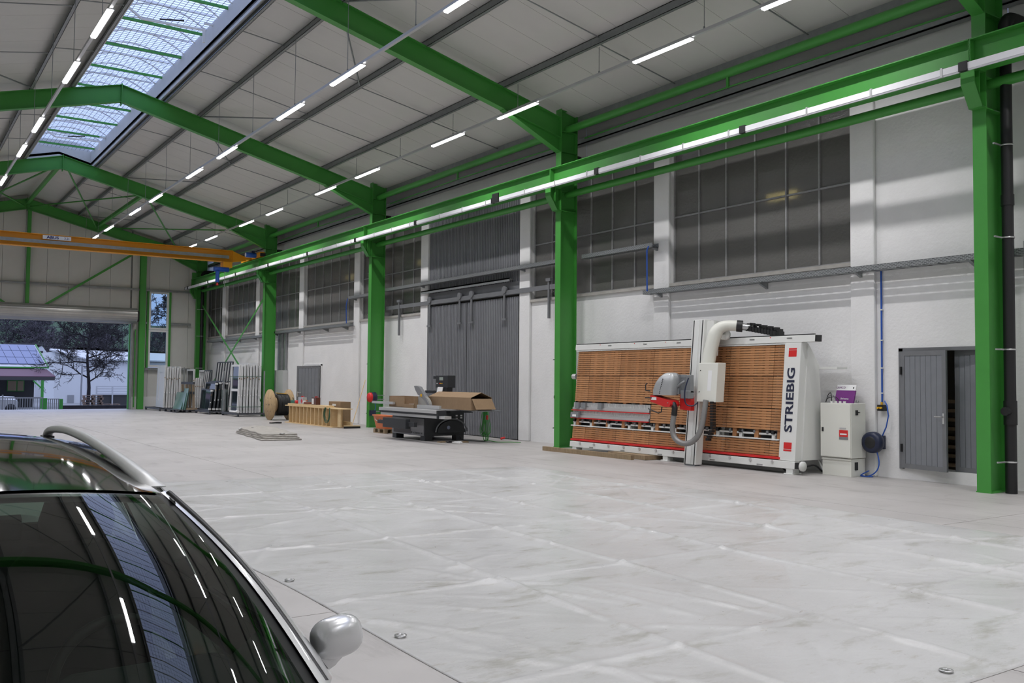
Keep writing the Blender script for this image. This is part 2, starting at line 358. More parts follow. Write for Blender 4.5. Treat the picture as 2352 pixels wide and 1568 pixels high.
for z0, z1 in ((2.34, 4.12), (4.34, 6.17)): MB().box(11.84, 12.66, YE+.02, YE+.035, z0, z1).to('window_pane', 'clear_glass', w8)
# roller door (door_4)
mat('shutter', (.40,.395,.38), .38, .75, var=.1, vscale=2)
d4 = MB()
for k in range(36):
    pass
pts = []
for k in range(40):
    a = 2*PI*k/40; r = .385+(.012 if k % 2 else 0); pts.append((YE-.5+r*math.cos(a), 4.90+r*math.sin(a)))
d4.prism(pts, .95, 11.0, 'x')
d4 = struct(d4.to('door_4', 'shutter'))
MB().prism([(YE-.135,4.98),(YE-.105,4.98),(YE-.105,4.62),(YE-.135,4.62)], .95, 10.85, 'x').to('curtain', 'shutter', d4)
MB().box(.95, 10.85, YE-.16, YE-.08, 4.48, 4.63).to('bottom_rail', 'alu', d4)
for x in (.86, 10.87):
    MB().box(x-.05, x+.05, YE-.2, YE-.05, 0, 4.75).to('guide_rail', 'galv', d4)
    MB().box(x-.09, x-.05, YE-.05, YE+.2, 0, 4.9).to('door_jamb', 'green', d4)
MB().cyl((11.0, YE-.5, 4.9), (11.12, YE-.5, 4.9), .06, 12).box(11.05, 11.1, YE-.75, YE-.2, 4.6, 5.15).to('end_bracket', 'black', d4)
MB().box(11.02, 11.07, YE-.2, YE-.1, .1, 4.2).to('drive_chain_cover', 'green', d4)
# unseen sides of the hall
struct(MB().box(XL-.2, XL, YB, YE, 0, 9).to('wall_left', 'white_wall'))
struct(MB().box(XL, 15.0, YB-.2, YB, 0, 11).to('wall_near', 'wallpanel'))
# ---------------------------------------------------------------- roof
mat('roofpanel', (.60,.592,.565), .45, var=.025, vscale=2)
SK0, SK1 = -11.6, 41.4                 # skylight range
ce = MB()
for s in (-1, 1):
    def sl(x0, x1, y0, y1):
        a, b = RX+s*x0, RX+s*x1
        ce.hexa([(a,y0,zp(a)+.05),(b,y0,zp(b)+.05),(b,y1,zp(b)+.05),(a,y1,zp(a)+.05),(a,y0,zp(a)+.15),(b,y0,zp(b)+.15),(b,y1,zp(b)+.15),(a,y1,zp(a)+.15)])
    sl(1.2, 9.4, YB, YE+.3); sl(0, 1.2, SK1, YE+.3); sl(0, 1.2, YB, SK0)
ceil = struct(ce.to('ceiling', 'roofpanel'))
def rp(s, x0, x1):
    a, b = RX+s*x0, RX+s*x1
    return MB().hexa([(a,.004,zp(a)),(b,.004,zp(b)),(b,.996,zp(b)),(a,.996,zp(a)),(a,.004,zp(a)+.05),(b,.004,zp(b)+.05),(b,.996,zp(b)+.05),(a,.996,zp(a)+.05)])
src = {}
y = YB
while y < YE:
    for s in (-1, 1):
        for x0, x1 in ((1.2, 9.4),)+(((0, 1.2),) if y > SK1-.05 or y < SK0-.5 else ()):
            if (s, x0) not in src: src[(s, x0)] = rp(s, x0, x1).to('roof_panel', 'roofpanel', ceil); src[(s, x0)].location = (0, y, 0)
            else: inst(src[(s, x0)], ceil, 'roof_panel', (0, y, 0))
    y += 1.0
M['purlin'] = M['galv']
for s in (-1, 1):
    for dx in (1.32, 2.4, 4.5, 6.65, 8.95):
        x = RX+s*dx; z = zr(x)
        m_ = MB().box(x-.006, x+.006, YB, YE, z, z+.215).box(x-.08, x+.006, YB, YE, z, z+.012).box(x-.006, x+.075, YB, YE, z+.20, z+.215).box(x-.08, x-.072, YB, YE, z, z+.03)
        m_.to('purlin', 'purlin', ceil)
M['rod'] = M['galv']
for i in range(-1, 4):
    y0 = 7.7+10.9*i
    for fr_ in (1/3, 2/3):
        y = y0+10.9*fr_
        for s in (-1, 1):
            for a, b in ((1.35,2.4), (2.4,4.5),(4.5,6.65),(6.65,8.9)):
                xa, xb = RX+s*a, RX+s*b
                MB().tube([(xa,y,zr(xa)+.03),(xb,y,zr(xb)+.17)], .014, 6).to('tie_rod', 'rod', ceil)
    for s in (-1, 1):
        xa, xb = RX+s*2.4, RX+s*4.5
        MB().tube([(xa,y0+.15,zr(xa)+.02),(xb,y0+3.63,zr(xb)+.02)], .022, 6).tube([(xa,y0+10.75,zr(xa)+.02),(xb,y0+7.27,zr(xb)+.02)], .022, 6).to('diagonal_tie', 'rod', ceil)
# skylight along the ridge
mat('kerb', (.58,.58,.57), .6, var=.04)
mat('rib_white', (.74,.74,.73), .5)
def polycarb():
    m = bpy.data.materials.new('polycarbonate'); m.use_nodes = True; nt = m.node_tree; nt.nodes.clear()
    o = nt.nodes.new('ShaderNodeOutputMaterial'); t = nt.nodes.new('ShaderNodeBsdfTransparent'); d = nt.nodes.new('ShaderNodeBsdfTranslucent'); mx = nt.nodes.new('ShaderNodeMixShader')
    t.inputs[0].default_value = (.92,.95,1,1); d.inputs[0].default_value = (.85,.9,1,1); mx.inputs[0].default_value = .35
    nt.links.new(t.outputs[0], mx.inputs[1]); nt.links.new(d.outputs[0], mx.inputs[2]); nt.links.new(mx.outputs[0], o.inputs[0]); M['polycarbonate'] = m
polycarb()
w9 = struct(MB().box(RX+1.2, RX+1.24, SK0, SK1, 10.33, 11.02).box(RX-1.24, RX-1.2, SK0, SK1, 10.33, 11.02).box(RX-1.24, RX+1.24, SK1, SK1+.04, 10.15, 11.35).box(RX-1.24, RX+1.24, SK0-.04, SK0, 10.15, 11.35).to('window_9', 'kerb'))
arc = [(RX-1.22+2.44*k/12, 11.02+.42*(1-((k-6)/6)**2)) for k in range(13)]
ys = SK0
while ys < SK1-.01:
    ye = min(ys+1.106, SK1)
    vs = [(a,ys,b) for a,b in arc]+[(a,ye,b) for a,b in arc]
    MB().add(vs, [(i,i+1,13+i+1,13+i) for i in range(12)], True).to('vault_pane', 'polycarbonate', w9)
    MB().tube([(a,ys,b-.03) for a,b in arc], .022, 6).to('vault_rib', 'rib_white', w9)
    ys = ye
y = 23.03-2.2*16
while y < SK1-.2:
    MB().box(RX-1.2, RX+1.2, y-.025, y+.025, 10.96, 11.03).to('cross_beam', 'green', w9)
    MB().box(RX-1.2, RX+1.2, y+1.08, y+1.12, 11.10, 11.14).to('vent_bar', 'rib_white', w9)
    y += 2.2
wm = MB(); mw = .0045
for k in range(17):
    x = RX-1.2+2.4*k/16; wm.box(x-mw, x+mw, SK0, SK1, 11.03, 11.03+2*mw)
y = SK0
while y < SK1: wm.box(RX-1.2, RX+1.2, y-mw, y+mw, 11.03, 11.03+2*mw); y += .15
M['meshwire'] = M['galv']
o = wm.to('safety_mesh', 'meshwire', w9); o['kind'] = 'stuff'
# eave gutter beam behind the columns
MB().box(14.62, 14.66, YB, YE, 8.18, 8.48).box(14.62, 14.80, YB, YE, 8.18, 8.20).to('eave_beam', 'galv', ceil)
MB().box(14.66, 15.06, YB, YE, 8.49, 8.75).to('eave_closure', 'galv', ceil)
# ================================================================ STEEL FRAMES, CRANE RAIL, LIGHT ROWS
CY = [7.7+10.9*i for i in range(5)]; CY[4] = 51.2
FL = ['green steel portal frame with its column beside the grey double door', 'green steel portal frame with its column at the end of the slatted panel saw',
      'green steel portal frame with its column behind the orange tub', 'green steel portal frame with its column beside the wooden cable drum',
      'green steel end frame against the far wall above the rolled-up shutter', 'green steel portal frame spanning the hall nearest the unseen end wall']
def frame(y, label):
    t = thing('portal_frame', label, 'steel frame', (14.37, y, 0))
    for s in (1, -1):
        X = lambda x: RX+s*(x-RX)
        B_ = lambda m, x0, x1, *r: m.box(min(X(x0),X(x1)), max(X(x0),X(x1)), *r)
        c = MB()
        B_(c, 14.09, 14.11, y-.11, y+.11, 0, 8.62); B_(c, 14.60, 14.62, y-.11, y+.11, 0, 8.62); B_(c, 14.11, 14.60, y-.007, y+.007, 0, 8.62)
        for z in (5.98, 6.48, 7.50, 8.02, 8.55): B_(c, 14.11, 14.60, y-.105, y+.105, z-.008, z+.008)
        col = c.to('column', 'green', t)
        b = MB(); B_(b, 14.08, 14.63, y-.12, y+.12, 0, .02); b.to('base_plate', 'green', col)
        # rafter
        x0, x1 = RX, 14.09; z0, z1 = zr(x0), zr(x1); hd = .53
        def sl(zo0, zo1, ya, yb, xa=x0, xb=x1):
            f = lambda x: z0+(z1-z0)*(x-x0)/(x1-x0)
            return MB().hexa([(X(xa),y+ya,f(xa)+zo0),(X(xb),y+ya,f(xb)+zo0),(X(xb),y+yb,f(xb)+zo0),(X(xa),y+yb,f(xa)+zo0),(X(xa),y+ya,f(xa)+zo1),(X(xb),y+ya,f(xb)+zo1),(X(xb),y+yb,f(xb)+zo1),(X(xa),y+yb,f(xa)+zo1)])
        r = sl(-.018, 0, -.10, .10); q = sl(-hd, -hd+.018, -.10, .10); v = sl(-hd+.018, -.018, -.006, .006)
        r.add(q.v, q.f); r.add(v.v, v.f); r.to('rafter', 'green', t)
        f = lambda x: zr(x)
        # haunch
        xa = 12.35; h = MB()
        za, zb = f(xa)-hd, 7.50
        for (o0, o1, ya, yb) in ((-.018, 0, -.10, .10),):
            h.hexa([(X(xa),y+ya,za+o0),(X(x1),y+ya,zb+o0),(X(x1),y+yb,zb+o0),(X(xa),y+yb,za+o0),(X(xa),y+ya,za+o1),(X(x1),y+ya,zb+o1),(X(x1),y+yb,zb+o1),(X(xa),y+yb,za+o1)])
        h.prism([(X(xa),za),(X(x1),zb),(X(x1),f(x1)-hd)], y-.006, y+.006, 'y')
        h.to('haunch', 'green', t)
        # crane bracket
        k = MB()
        B_(k, 13.76, 14.09, y-.11, y+.11, 6.54, 6.56); k.prism([(X(13.77),6.54),(X(14.09),6.54),(X(14.09),6.0),(X(13.99),6.0),(X(13.77),6.34)][::s], y-.007, y+.007, 'y')
        B_(k, 13.76, 13.775, y-.11, y+.11, 6.33, 6.54)
        k.hexa([(X(13.76),y-.11,6.33),(X(13.98),y-.11,5.99),(X(13.98),y+.11,5.99),(X(13.76),y+.11,6.33),(X(13.775),y-.11,6.34),(X(13.995),y-.11,6.0),(X(13.995),y+.11,6.0),(X(13.775),y+.11,6.34)])
        B_(k, 13.98, 14.09, y-.11, y+.11, 5.98, 6.0); B_(k, 13.92, 13.935, y-.10, y+.10, 6.12, 6.54)
        k.to('crane_bracket', 'green', t)
    MB().box(RX-.012, RX+.012, y-.11, y+.11, zr(RX)-.62, zr(RX)+.03).to('apex_plate', 'green', t)
    for s in (-1, 1):
        for dx in (1.32, 2.4, 4.5, 6.65): 
            x = RX+s*dx; MB().box(x+.01, x+.022, y-.07, y+.07, zr(x), zr(x)+.17).to('purlin_cleat', 'green', t)
    return t
for y, l in zip(CY+[-3.2], FL): frame(y, l)
# struts between the columns
BAY = ['between the grey double door column and the panel saw', 'over the corrugated sliding gate', 'over the open grey door and workbench', 'over the leaning window frames', 'beyond the grey double door column']
ybay = [(CY[0],CY[1]),(CY[1],CY[2]),(CY[2],CY[3]),(CY[3],CY[4]),(-3.2,CY[0])]
for (a, b), l in zip(ybay, BAY):
    tag(MB().cyl((14.36,a+.01,6.42), (14.36,b-.01,6.42), .085, 16).to('strut_tube', 'green'), 'green lower steel tube strut '+l, 'strut')
    t = thing('strut_tube', 'green upper eave tube strut '+l, 'strut', (14.36, (a+b)/2, 8.10))
    MB().cyl((14.36,a+.01,8.10), (14.36,b-.01,8.10), .095, 16).to('tube', 'green', t)
    MB().box(14.34, 14.38, (a+b)/2-.03, (a+b)/2+.03, 7.78, 8.02).to('support_stub', 'green', t)
    MB().bar((14.36,(a+b)/2,7.80), (14.62,a+.4,7.85), .02, .03).bar((14.36,(a+b)/2,7.80), (14.62,b-.4,7.85), .02, .03).to('tie_bar', 'green', t)
# roof bracing in the last bay, wall cross bracing
t = thing('roof_bracing', 'green crossed roof bracing rods in the bay before the far wall', 'bracing', (RX, 45.8, 9.6))
for xa, xb in ((5.9, 8.95), (8.95, 13.2), (2.5, 5.6)):
    for p, q in (((xa,CY[3]+.1),(xb,CY[4]-.1)), ((xb,CY[3]+.1),(xa,CY[4]-.1))):
        MB().bar((p[0],p[1],zr(p[0])-.35), (q[0],q[1],zr(q[0])-.35), .05, .05).to('brace_rod', 'green', t)
for x in (5.75, 9.0): MB().box(x-.07, x+.07, CY[3], CY[4], zr(x)-.3, zr(x)-.16).to('bracing_beam', 'green', t)
t = thing('wall_bracing', 'green crossed steel braces on the side wall above the stacked window frames', 'bracing', (14.36, 45.8, .2))
MB().bar((14.36,CY[4]-.1,5.7), (14.36,CY[3]+.1,.25), .016, .10).to('brace_bar', 'green', t)
MB().bar((14.40,CY[3]+.1,5.75), (14.40,CY[4]-.1,.25), .016, .10).to('brace_bar', 'green', t)
# ---------------------------------------------------------------- crane runway
t = thing('crane_runway', 'green crane runway beam with white conductor rail along the right wall', 'crane rail', (13.95, 20, 6.5))
for a, b in [(-3.2,CY[0]), (CY[0],CY[1]), (CY[1],CY[2]), (CY[2],CY[3]), (CY[3],CY[4]+.05)]:
    r = MB().ibeam((13.95,a+.006,6.80), (13.95,b-.006,6.80), .27, .48, .018, .010).to('beam', 'green', t)
    for y in (a+.012, b-.012): MB().box(13.82, 14.08, y-.006, y+.006, 6.58, 7.02).to('end_stiffener', 'green', r)
    MB().box(13.925, 13.975, a+.006, b-.006, 7.04, 7.08).to('crane_track', 'black', r)
mat('rail_white', (.82,.82,.86), .4)
jy = [7.66+4.4*k for k in range(-2, 11)]
prev = -3.0
for y in jy+[51.0]:
    if y-prev > .2: MB().box(13.57, 13.63, prev+.05, y-.05, 6.49, 6.59).box(13.58, 13.62, prev+.05, y-.05, 6.47, 6.49).to('conductor_rail', 'rail_white', t)
    MB().box(13.555, 13.635, y-.07, y+.07, 6.47, 6.615).to('joint_box', 'black', t)
    for yy in (y+.35, y+1.6, y+2.9):
        if yy < 51: MB().box(13.60, 13.90, yy-.02, yy+.02, 6.595, 6.61).box(13.565, 13.605, yy-.02, yy+.02, 6.46, 6.61).to('rail_hanger', 'alu', t)
    prev = y
MB().box(13.54, 13.57, 20.55, 20.85, 6.46, 6.71).to('feed_box', 'black', t)
MB().box(13.84, 14.06, 51.1, 51.24, 7.04, 7.4).to('end_stop', 'green', t)
t = thing('crane_runway', 'green crane runway beam along the unseen left wall', 'crane rail', (-2.45, 20, 6.5))
MB().ibeam((-2.45,-3.2,6.80), (-2.45,51.2,6.80), .22, .48, .018, .010).to('beam', 'green', t)
# ---------------------------------------------------------------- LED rows
def in_view(x, y):
    """does any point of the lamp starting at y show in the picture?"""
    for k in range(9):
        q = Vector((x, y+1.62*k/8, LZ))-Vector((0, 0, 1.65)); d = q.dot(_F)
        if d > .1 and abs(_f*q.dot(_R2)/d) < 1176 and abs(_f*q.dot(_U2)/d) < 784: return True
    return False
mat('trunk', (.55,.55,.56), .4, .3)
LZ = 8.15
starts = sorted([17.31+8.32*k for k in range(-4, 5)]+[20.63+8.32*k for k in range(-4, 5)])
starts = [s for s in starts if -13.5 < s < 49.2]
for lx, lb in ((12.47, 'suspended row of white LED strip lights nearest the windowed side wall'), (8.04, 'suspended row of white LED strip lights beside the ridge skylight'), (3.16, 'suspended row of white LED strip lights on the far slope side of the skylight')):
    t = thing('light_row', lb, 'lamp row', (lx, 20, LZ), 'LED light rows')
    MB().box(lx-.03, lx+.03, -14, 50.6, LZ+.03, LZ+.09).to('trunking', 'trunk', t)
    sec = [(-.05,.0),(-.038,-.028),(.038,-.028),(.05,.0)]
    l0 = None
    for s_ in starts:
        tail = '' if in_view(lx, s_) else '_offscreen'
        if l0 is None:
            l0 = MB().box(lx-.065, lx+.065, 0, 1.62, LZ+.01, LZ+.03).to('lamp_housing', 'trunk', t); l0.location = (0, s_, 0)
            d0 = MB().prism([(lx+a, LZ+.01+b) for a, b in sec], 0, 1.62, 'y').to('led_lamp'+tail, 'lamp', t); d0.location = (0, s_, 0)
        else: inst(l0, t, 'lamp_housing', (0, s_, 0)); inst(d0, t, 'led_lamp'+tail, (0, s_, 0))
        ll = bpy.data.lights.new('led_light'+tail, 'AREA'); ll.shape = 'RECTANGLE'; ll.size = .09; ll.size_y = 1.58; ll.spread = math.radians(138); ll.energy = LAMP_W; ll.color = (1.0, .985, .99)
        lo = bpy.data.objects.new('led_light'+tail, ll); C.objects.link(lo); lo.parent = t; lo.location = (0, s_+.81-20, -.022)
    # hung on chains from the purlins / roof
    y = -12.4
    while y < 50.5:
        xa = min((x for x in (RX+s2*d for s2 in (-1,1) for d in (1.32,2.4,4.5,6.65,8.95))), key=lambda x: abs(x-lx))
        MB().tube([(lx,y,LZ+.08),(lx+(xa-lx)*.0,y,zr(lx)+.02)], .007, 5).box(lx-.012, lx+.012, y-.012, y+.012, LZ+.08, LZ+.14).to('suspension_wire', 'rod', t)
        y += 3.05
def slotmat():
    m = bpy.data.materials.new('galv_slot'); m.use_nodes = True; nt = m.node_tree; b = nt.nodes['Principled BSDF']; b.inputs['Roughness'].default_value = .48; b.inputs['Metallic'].default_value = .5
    tc = nt.nodes.new('ShaderNodeTexCoord'); sx = nt.nodes.new('ShaderNodeSeparateXYZ'); nt.links.new(tc.outputs['Object'], sx.inputs[0])
    ad = nt.nodes.new('ShaderNodeMath'); ad.operation = 'ADD'; nt.links.new(sx.outputs['X'], ad.inputs[0]); nt.links.new(sx.outputs['Z'], ad.inputs[1])
    cb = nt.nodes.new('ShaderNodeCombineXYZ'); nt.links.new(sx.outputs['Y'], cb.inputs[0]); nt.links.new(ad.outputs[0], cb.inputs[1])
    br = nt.nodes.new('ShaderNodeTexBrick'); br.inputs['Scale'].default_value = 1.0; br.inputs['Brick Width'].default_value = .07; br.inputs['Row Height'].default_value = .025; br.inputs['Mortar Size'].default_value = .0085; br.inputs['Mortar Smooth'].default_value = 0
    br.inputs['Color1'].default_value = br.inputs['Color2'].default_value = (.03,.03,.035,1); br.inputs['Mortar'].default_value = (.33,.345,.35,1)
    nt.links.new(cb.outputs[0], br.inputs['Vector']); nt.links.new(br.outputs[0], b.inputs['Base Color']); M['galv_slot'] = m
slotmat()
# ================================================================ WALL SERVICES
def tray(name, label, y0, y1, z, x0, x1, brk):
    t = thing(name, label, 'cable tray', ((x0+x1)/2, (y0+y1)/2, z))
    b = MB().box(x0, x0+.004, y0, y1, z, z+.10).box(x1-.004, x1, y0, y1, z, z+.10); n = 4; w_ = (x1-x0)/n
    for k in range(n): b.box(x0+k*w_+.006, x0+(k+1)*w_-.008, y0, y1, z, z+.004)
    yy = y0
    while yy < y1: b.box(x0, x1, yy, min(yy+.05, y1), z, z+.0045); yy += .25
    o = b.to('perforated_channel', 'galv_slot', t); o['kind'] = 'stuff'
    for y in brk: MB().prism([(x0,z-.002),(XW if z < 3.9 else 14.99,z-.002),(XW if z < 3.9 else 14.99,z-.12)], y-.03, y+.03, 'y').to('wall_bracket', 'galv', t)
    return t
tray('cable_tray', 'long perforated steel cable tray under the wide window above the panel saw', 7.2, 16.02, 3.70, 14.62, 14.87, (8.2, 10.35, 12.6, 15.6))
tray('cable_tray', 'perforated steel cable tray crossing above the corrugated gate', 19.2, 29.5, 4.78, 14.62, 14.82, (21.1, 26.9))
tray('cable_tray', 'short perforated steel cable tray across the window behind the panel saw', 15.7, 18.3, 4.78, 14.62, 14.82, (15.75,))
tray('cable_tray', 'short perforated steel cable tray at the window beside the black drainpipe', 29.8, 32.5, 4.72, 14.62, 14.82, (32.2,))
tray('cable_tray', 'long grey steel cable tray above the open grey door', 32.3, 41.5, 3.70, 14.60, 14.88, (33.1, 35.0, 37.8, 40.6))
tray('cable_tray', 'grey steel cable tray behind the crossed green braces', 42.0, 50.8, 3.60, 14.60, 14.88, (43.4, 46.0, 48.7))
# blue air lines
tag(MB().tube([(14.55,15.74,4.80),(14.55,15.80,4.70),(14.56,15.80,3.76)], .018, 8).to('air_hose', 'blue'), 'blue air hose dropping between the cable trays by the window', 'hose')
tag(MB().tube([(14.6,32.5,4.74),(14.6,32.62,4.5),(14.62,32.62,3.75)], .018, 8).to('air_hose', 'blue'), 'blue air hose dropping down to the tray above the grey door', 'hose')
t = thing('air_line', 'straight blue air pipe down the white wall with brass valve', 'pipe', (14.88, 9.97, 1.2))
MB().tube([(14.88,9.97,3.70),(14.88,9.97,1.32)], .016, 8).to('pipe', 'blue', t)
for z in (3.0, 2.45, 1.95, 1.5): MB().box(14.86, 14.91, 9.945, 9.995, z-.01, z+.01).to('pipe_clip', 'paint_white', t)
vb = MB().box(14.80, 14.90, 9.89, 10.02, 1.18, 1.29).to('valve_block', 'black', t)
MB().cyl((14.85,9.96,1.29),(14.85,9.96,1.34),.02,10).to('brass_fitting', 'yellow', vb)
MB().cyl((14.80,9.98,1.235),(14.75,9.98,1.235),.018,10).to('brass_fitting', 'yellow', vb)
MB().cyl((14.80,9.93,1.235),(14.76,9.93,1.235),.018,10).to('brass_fitting', 'yellow', vb)
# hose reel
t = thing('hose_reel', 'dark blue wall-mounted hose reel with blue hose looped to the floor', 'hose reel', (14.72, 10.02, .45))
MB().lathe([(0,-.10),(.14,-.10),(.185,-.08),(.19,0),(.19,.04),(.17,.075),(0,.075)], (14.68,10.02,.62), 'x', 28).to('drum_housing', 'navy', t)
MB().lathe([(0,-.115),(.09,-.112),(.11,-.10)], (14.68,10.02,.62), 'x', 24).to('cover_disc', 'black', t)
MB().box(14.76, 14.90, 9.92, 10.06, .50, .74).to('wall_mount', 'navy', t)
MB().box(14.62, 14.74, 10.15, 10.28, .60, .68).to('hose_outlet', 'black', t)
MB().tube([(14.85,9.9,1.36),(14.80,9.82,1.28),(14.78,9.78,1.1),(14.80,9.84,.9),(14.82,9.93,.74)], .012, 8).to('feed_hose', 'blue', t)
hp = [(14.66,10.28,.62),(14.62,10.35,.45),(14.6,10.38,.27),(14.6,10.32,.10),(14.6,10.18,.018),(14.6,10.04,.03),(14.62,9.92,.12),(14.64,9.88,.25),(14.66,9.91,.38),(14.68,9.96,.48)]
def smooth(pts, n=6):
    P = [Vector(p) for p in pts]; out = []
    for i in range(len(P)-1):
        p0, p1, p2, p3 = P[max(i-1,0)], P[i], P[i+1], P[min(i+2,len(P)-1)]
        for k in range(n):
            u = k/n; out.append(.5*((2*p1)+(p2-p0)*u+(2*p0-5*p1+4*p2-p3)*u*u+(3*p1-p0-3*p2+p3)*u*u*u))
    out.append(P[-1]); return out
MB().tube(smooth(hp), .011, 8).to('hose', 'blue', t)
MB().tube(smooth([(14.58,10.04,.12),(14.56,10.2,.02),(14.6,10.02,.016),(14.6,9.98,.018)]), .010, 8).to('hose_end', 'blue', t)
# control cabinet
t = thing('control_cabinet', 'pale grey control cabinet standing on the floor beside the panel saw', 'cabinet', (14.5, 10.5, 0))
MB().box(14.32, 14.72, 10.22, 10.83, 0, .32).to('plinth_box', 'cream', t, bevel=.004)
MB().box(14.30, 14.72, 10.20, 10.85, .33, 1.31).to('body', 'cream', t, bevel=.006)
dr = MB().box(14.285, 14.30, 10.21, 10.84, .345, 1.30).to('cabinet_door', 'cream', t, bevel=.003)
MB().bx((14.28,10.79,.83), (.012,.035,.075)).to('door_lock', 'black', dr)
MB().box(14.28, 14.285, 10.26, 10.44, .66, .83).to('warning_label', 'red', dr)
MB().box(14.279, 14.284, 10.26, 10.44, .66, .71).to('label_strip', 'plastic_grey', dr)
MB().box(14.278, 14.283, 10.28, 10.42, .745, .77).to('label_text', 'paper', dr)
MB().box(14.279, 14.284, 10.30, 10.43, .85, .875).to('type_plate', 'alu', dr)
MB().box(14.30, 14.71, 10.215, 10.835, .29, .305).to('drip_lip', 'cream', t)
MB().box(14.42, 14.48, 10.185, 10.20, 1.1, 1.19).box(14.48, 14.52, 10.17, 10.19, 1.14, 1.155).to('main_switch', 'black', t)
MB().box(14.42, 14.50, 10.205, 10.22, .12, .26).to('cable_inlet', 'black', t)
for k in range(4): MB().cyl((14.40,10.68-.09*k,1.31),(14.40,10.68-.09*k,1.345),.026,10).to('cable_gland', 'paint_white', t)
MB().lathe([(.02,-.01),(.03,-.01),(.03,.01),(.02,.01),(.02,-.01)], (14.55,10.25,1.345), 'x', 12).to('lifting_eye', 'galv', t)
for k, (dz, mt_) in enumerate(((.16,'black'),(.12,'plastic_grey'),(.09,'black'))):
    MB().tube(smooth([(14.40,10.68-.09*k,1.33),(14.40,10.70-.05*k,1.33+dz),(14.42,10.78,1.33+dz*.7),(14.44,10.84,1.32)]), .008, 6).to('cable', mt_, t)
mat('purple', (.16,.02,.19), .5)
t = thing('ring_binder', 'white and purple document folder leaning on the wall atop the grey cabinet', 'folder', (14.6, 10.5, 1.31))
Bm = Matrix.Translation((14.50,10.50,1.312)) @ Matrix.Rotation(-.30, 4, 'Y').inverted()
MB().box(0,.03,-.2,.2,0,.24).xf(Bm).to('cover', 'purple', t); MB().box(0,.03,-.2,.2,.24,.345).xf(Bm).to('cover_top', 'paper', t)
text_mesh('LAMCO', .055, 'purple', t, 'title', Bm @ FACE_W((-.003,.11,.29)), .001)
text_mesh('Universa', .05, 'paper', t, 'subtitle', Bm @ FACE_W((-.003,0,.08)), .001)
MB().box(-.003,0,-.165,-.14,.275,.30).xf(Bm).to('punch_hole', 'black', t)
# cables between saw and cabinet
tag(MB().tube(smooth([(14.55,11.28,1.4),(14.52,11.22,1.1),(14.5,11.12,.97),(14.5,11.0,.93),(14.45,10.84,.95)]), .022, 8).to('cable_bundle', mat('teal_cable', (.02,.12,.13), .5)), 'thick dark teal cable hanging between panel saw and control cabinet', 'cable')
tag(MB().tube(smooth([(14.5,11.2,.9),(14.5,11.14,.55),(14.5,11.05,.25),(14.5,10.95,.06)]), .018, 8).to('cable_conduit', 'paint_white'), 'pale cable conduit hanging beside the control cabinet', 'cable')
tag(MB().tube(smooth([(14.1,11.7,.2),(14.0,11.45,.06),(13.95,11.25,.02),(14.1,11.05,.12),(14.3,10.98,.15),(14.45,10.92,.03),(14.5,10.86,.06)]), .016, 8).to('power_cable', 'black'), 'black power cable on the floor between panel saw and cabinet', 'cable')
# ---------------------------------------------------------------- black drainpipes beside the columns
for (x, y, l) in ((14.40,7.44,'near the grey double door'), (14.38,18.83,'beside the end of the panel saw'), (14.38,29.74,'behind the broom'), (14.38,40.63,'behind the stacked window frames'), (14.36,50.98,'in the far corner of the hall')):
    t = thing('drainpipe', 'black drainpipe running down a green column '+l, 'pipe', (x, y, 0))
    MB().cyl((x,y,0),(x,y,7.15),.085,18).to('pipe', 'rubber', t)
    MB().tube(smooth([(x,y,7.1),(x,y,7.3),(x+.1,y,7.42),(x+.3,y,7.45),(x+.58,y,7.45)]), .1, 14).to('elbow', 'rubber', t)
    MB().cyl((x,y,1.05),(x,y,1.42),.097,18).to('inspection_tee', 'rubber', t)
    MB().cyl((x,y,1.26),(x-.17,y-.0,1.26),.065,16).to('access_cap', 'rubber', t)
    MB().cyl((x,y,4.45),(x,y,4.62),.096,18).to('pipe_socket', 'rubber', t)
    for z in (.48, 2.21, 3.95, 5.4):
        c_ = MB().lathe([(.09,-.012),(.097,-.012),(.097,.012),(.09,.012)], (x,y,z), 'z', 18).to('pipe_clamp', 'steel', t)
        sy = 1 if y < 12 or y > 45 else -1
        MB().box(14.10, x-.08, y-.012+.05*sy, y+.012+.05*sy, z-.012, z+.012).to('clamp_arm', 'steel', c_)
# slotted cable riser and air valve behind the near drainpipe
t = thing('cable_riser', 'slotted steel cable riser standing behind the near drainpipe', 'cable tray', (14.62, 7.30, 0))
r_ = MB(); z = .35
for s_ in (14.59, 14.65): r_.box(s_-.004, s_+.004, 7.285, 7.30, .35, 3.9)
while z < 3.9: r_.box(14.59, 14.65, 7.285, 7.30, z, z+.03); z += .07
o = r_.to('slotted_channel', 'galv', t); o['kind'] = 'stuff'
t = thing('crumpled_bag', 'crumpled grey plastic bag on the floor behind the near drainpipe', 'bag', (14.65, 7.0, 0))
rb = random.Random(4); bm_ = MB()
sc_ = [[(14.65+(.16*r+.03*rb.random())*math.cos(2*PI*k/14), 7.0+(.28*r+.05*rb.random())*math.sin(2*PI*k/14), z) for k in range(14)] for r, z in ((1,.003),(1.1,.07),(.8,.16),(.5,.2),(.15,.22))]
nb_ = 14; bm_.add([p for s_ in sc_ for p in s_], [(i*nb_+k, i*nb_+(k+1) % nb_, (i+1)*nb_+(k+1) % nb_, (i+1)*nb_+k) for i in range(4) for k in range(nb_)]); bm_.add(sc_[-1], [tuple(range(nb_))])
bm_.to('bag_body', mat('bag_grey', (.35,.35,.36), .5), t); MB().bx((14.5,6.95,.10), (.02,.18,.12), .2).to('dark_print', 'black', t)
t = thing('air_line', 'curved blue air hose with black valve behind the near drainpipe', 'pipe', (14.7, 7.2, 1.1))
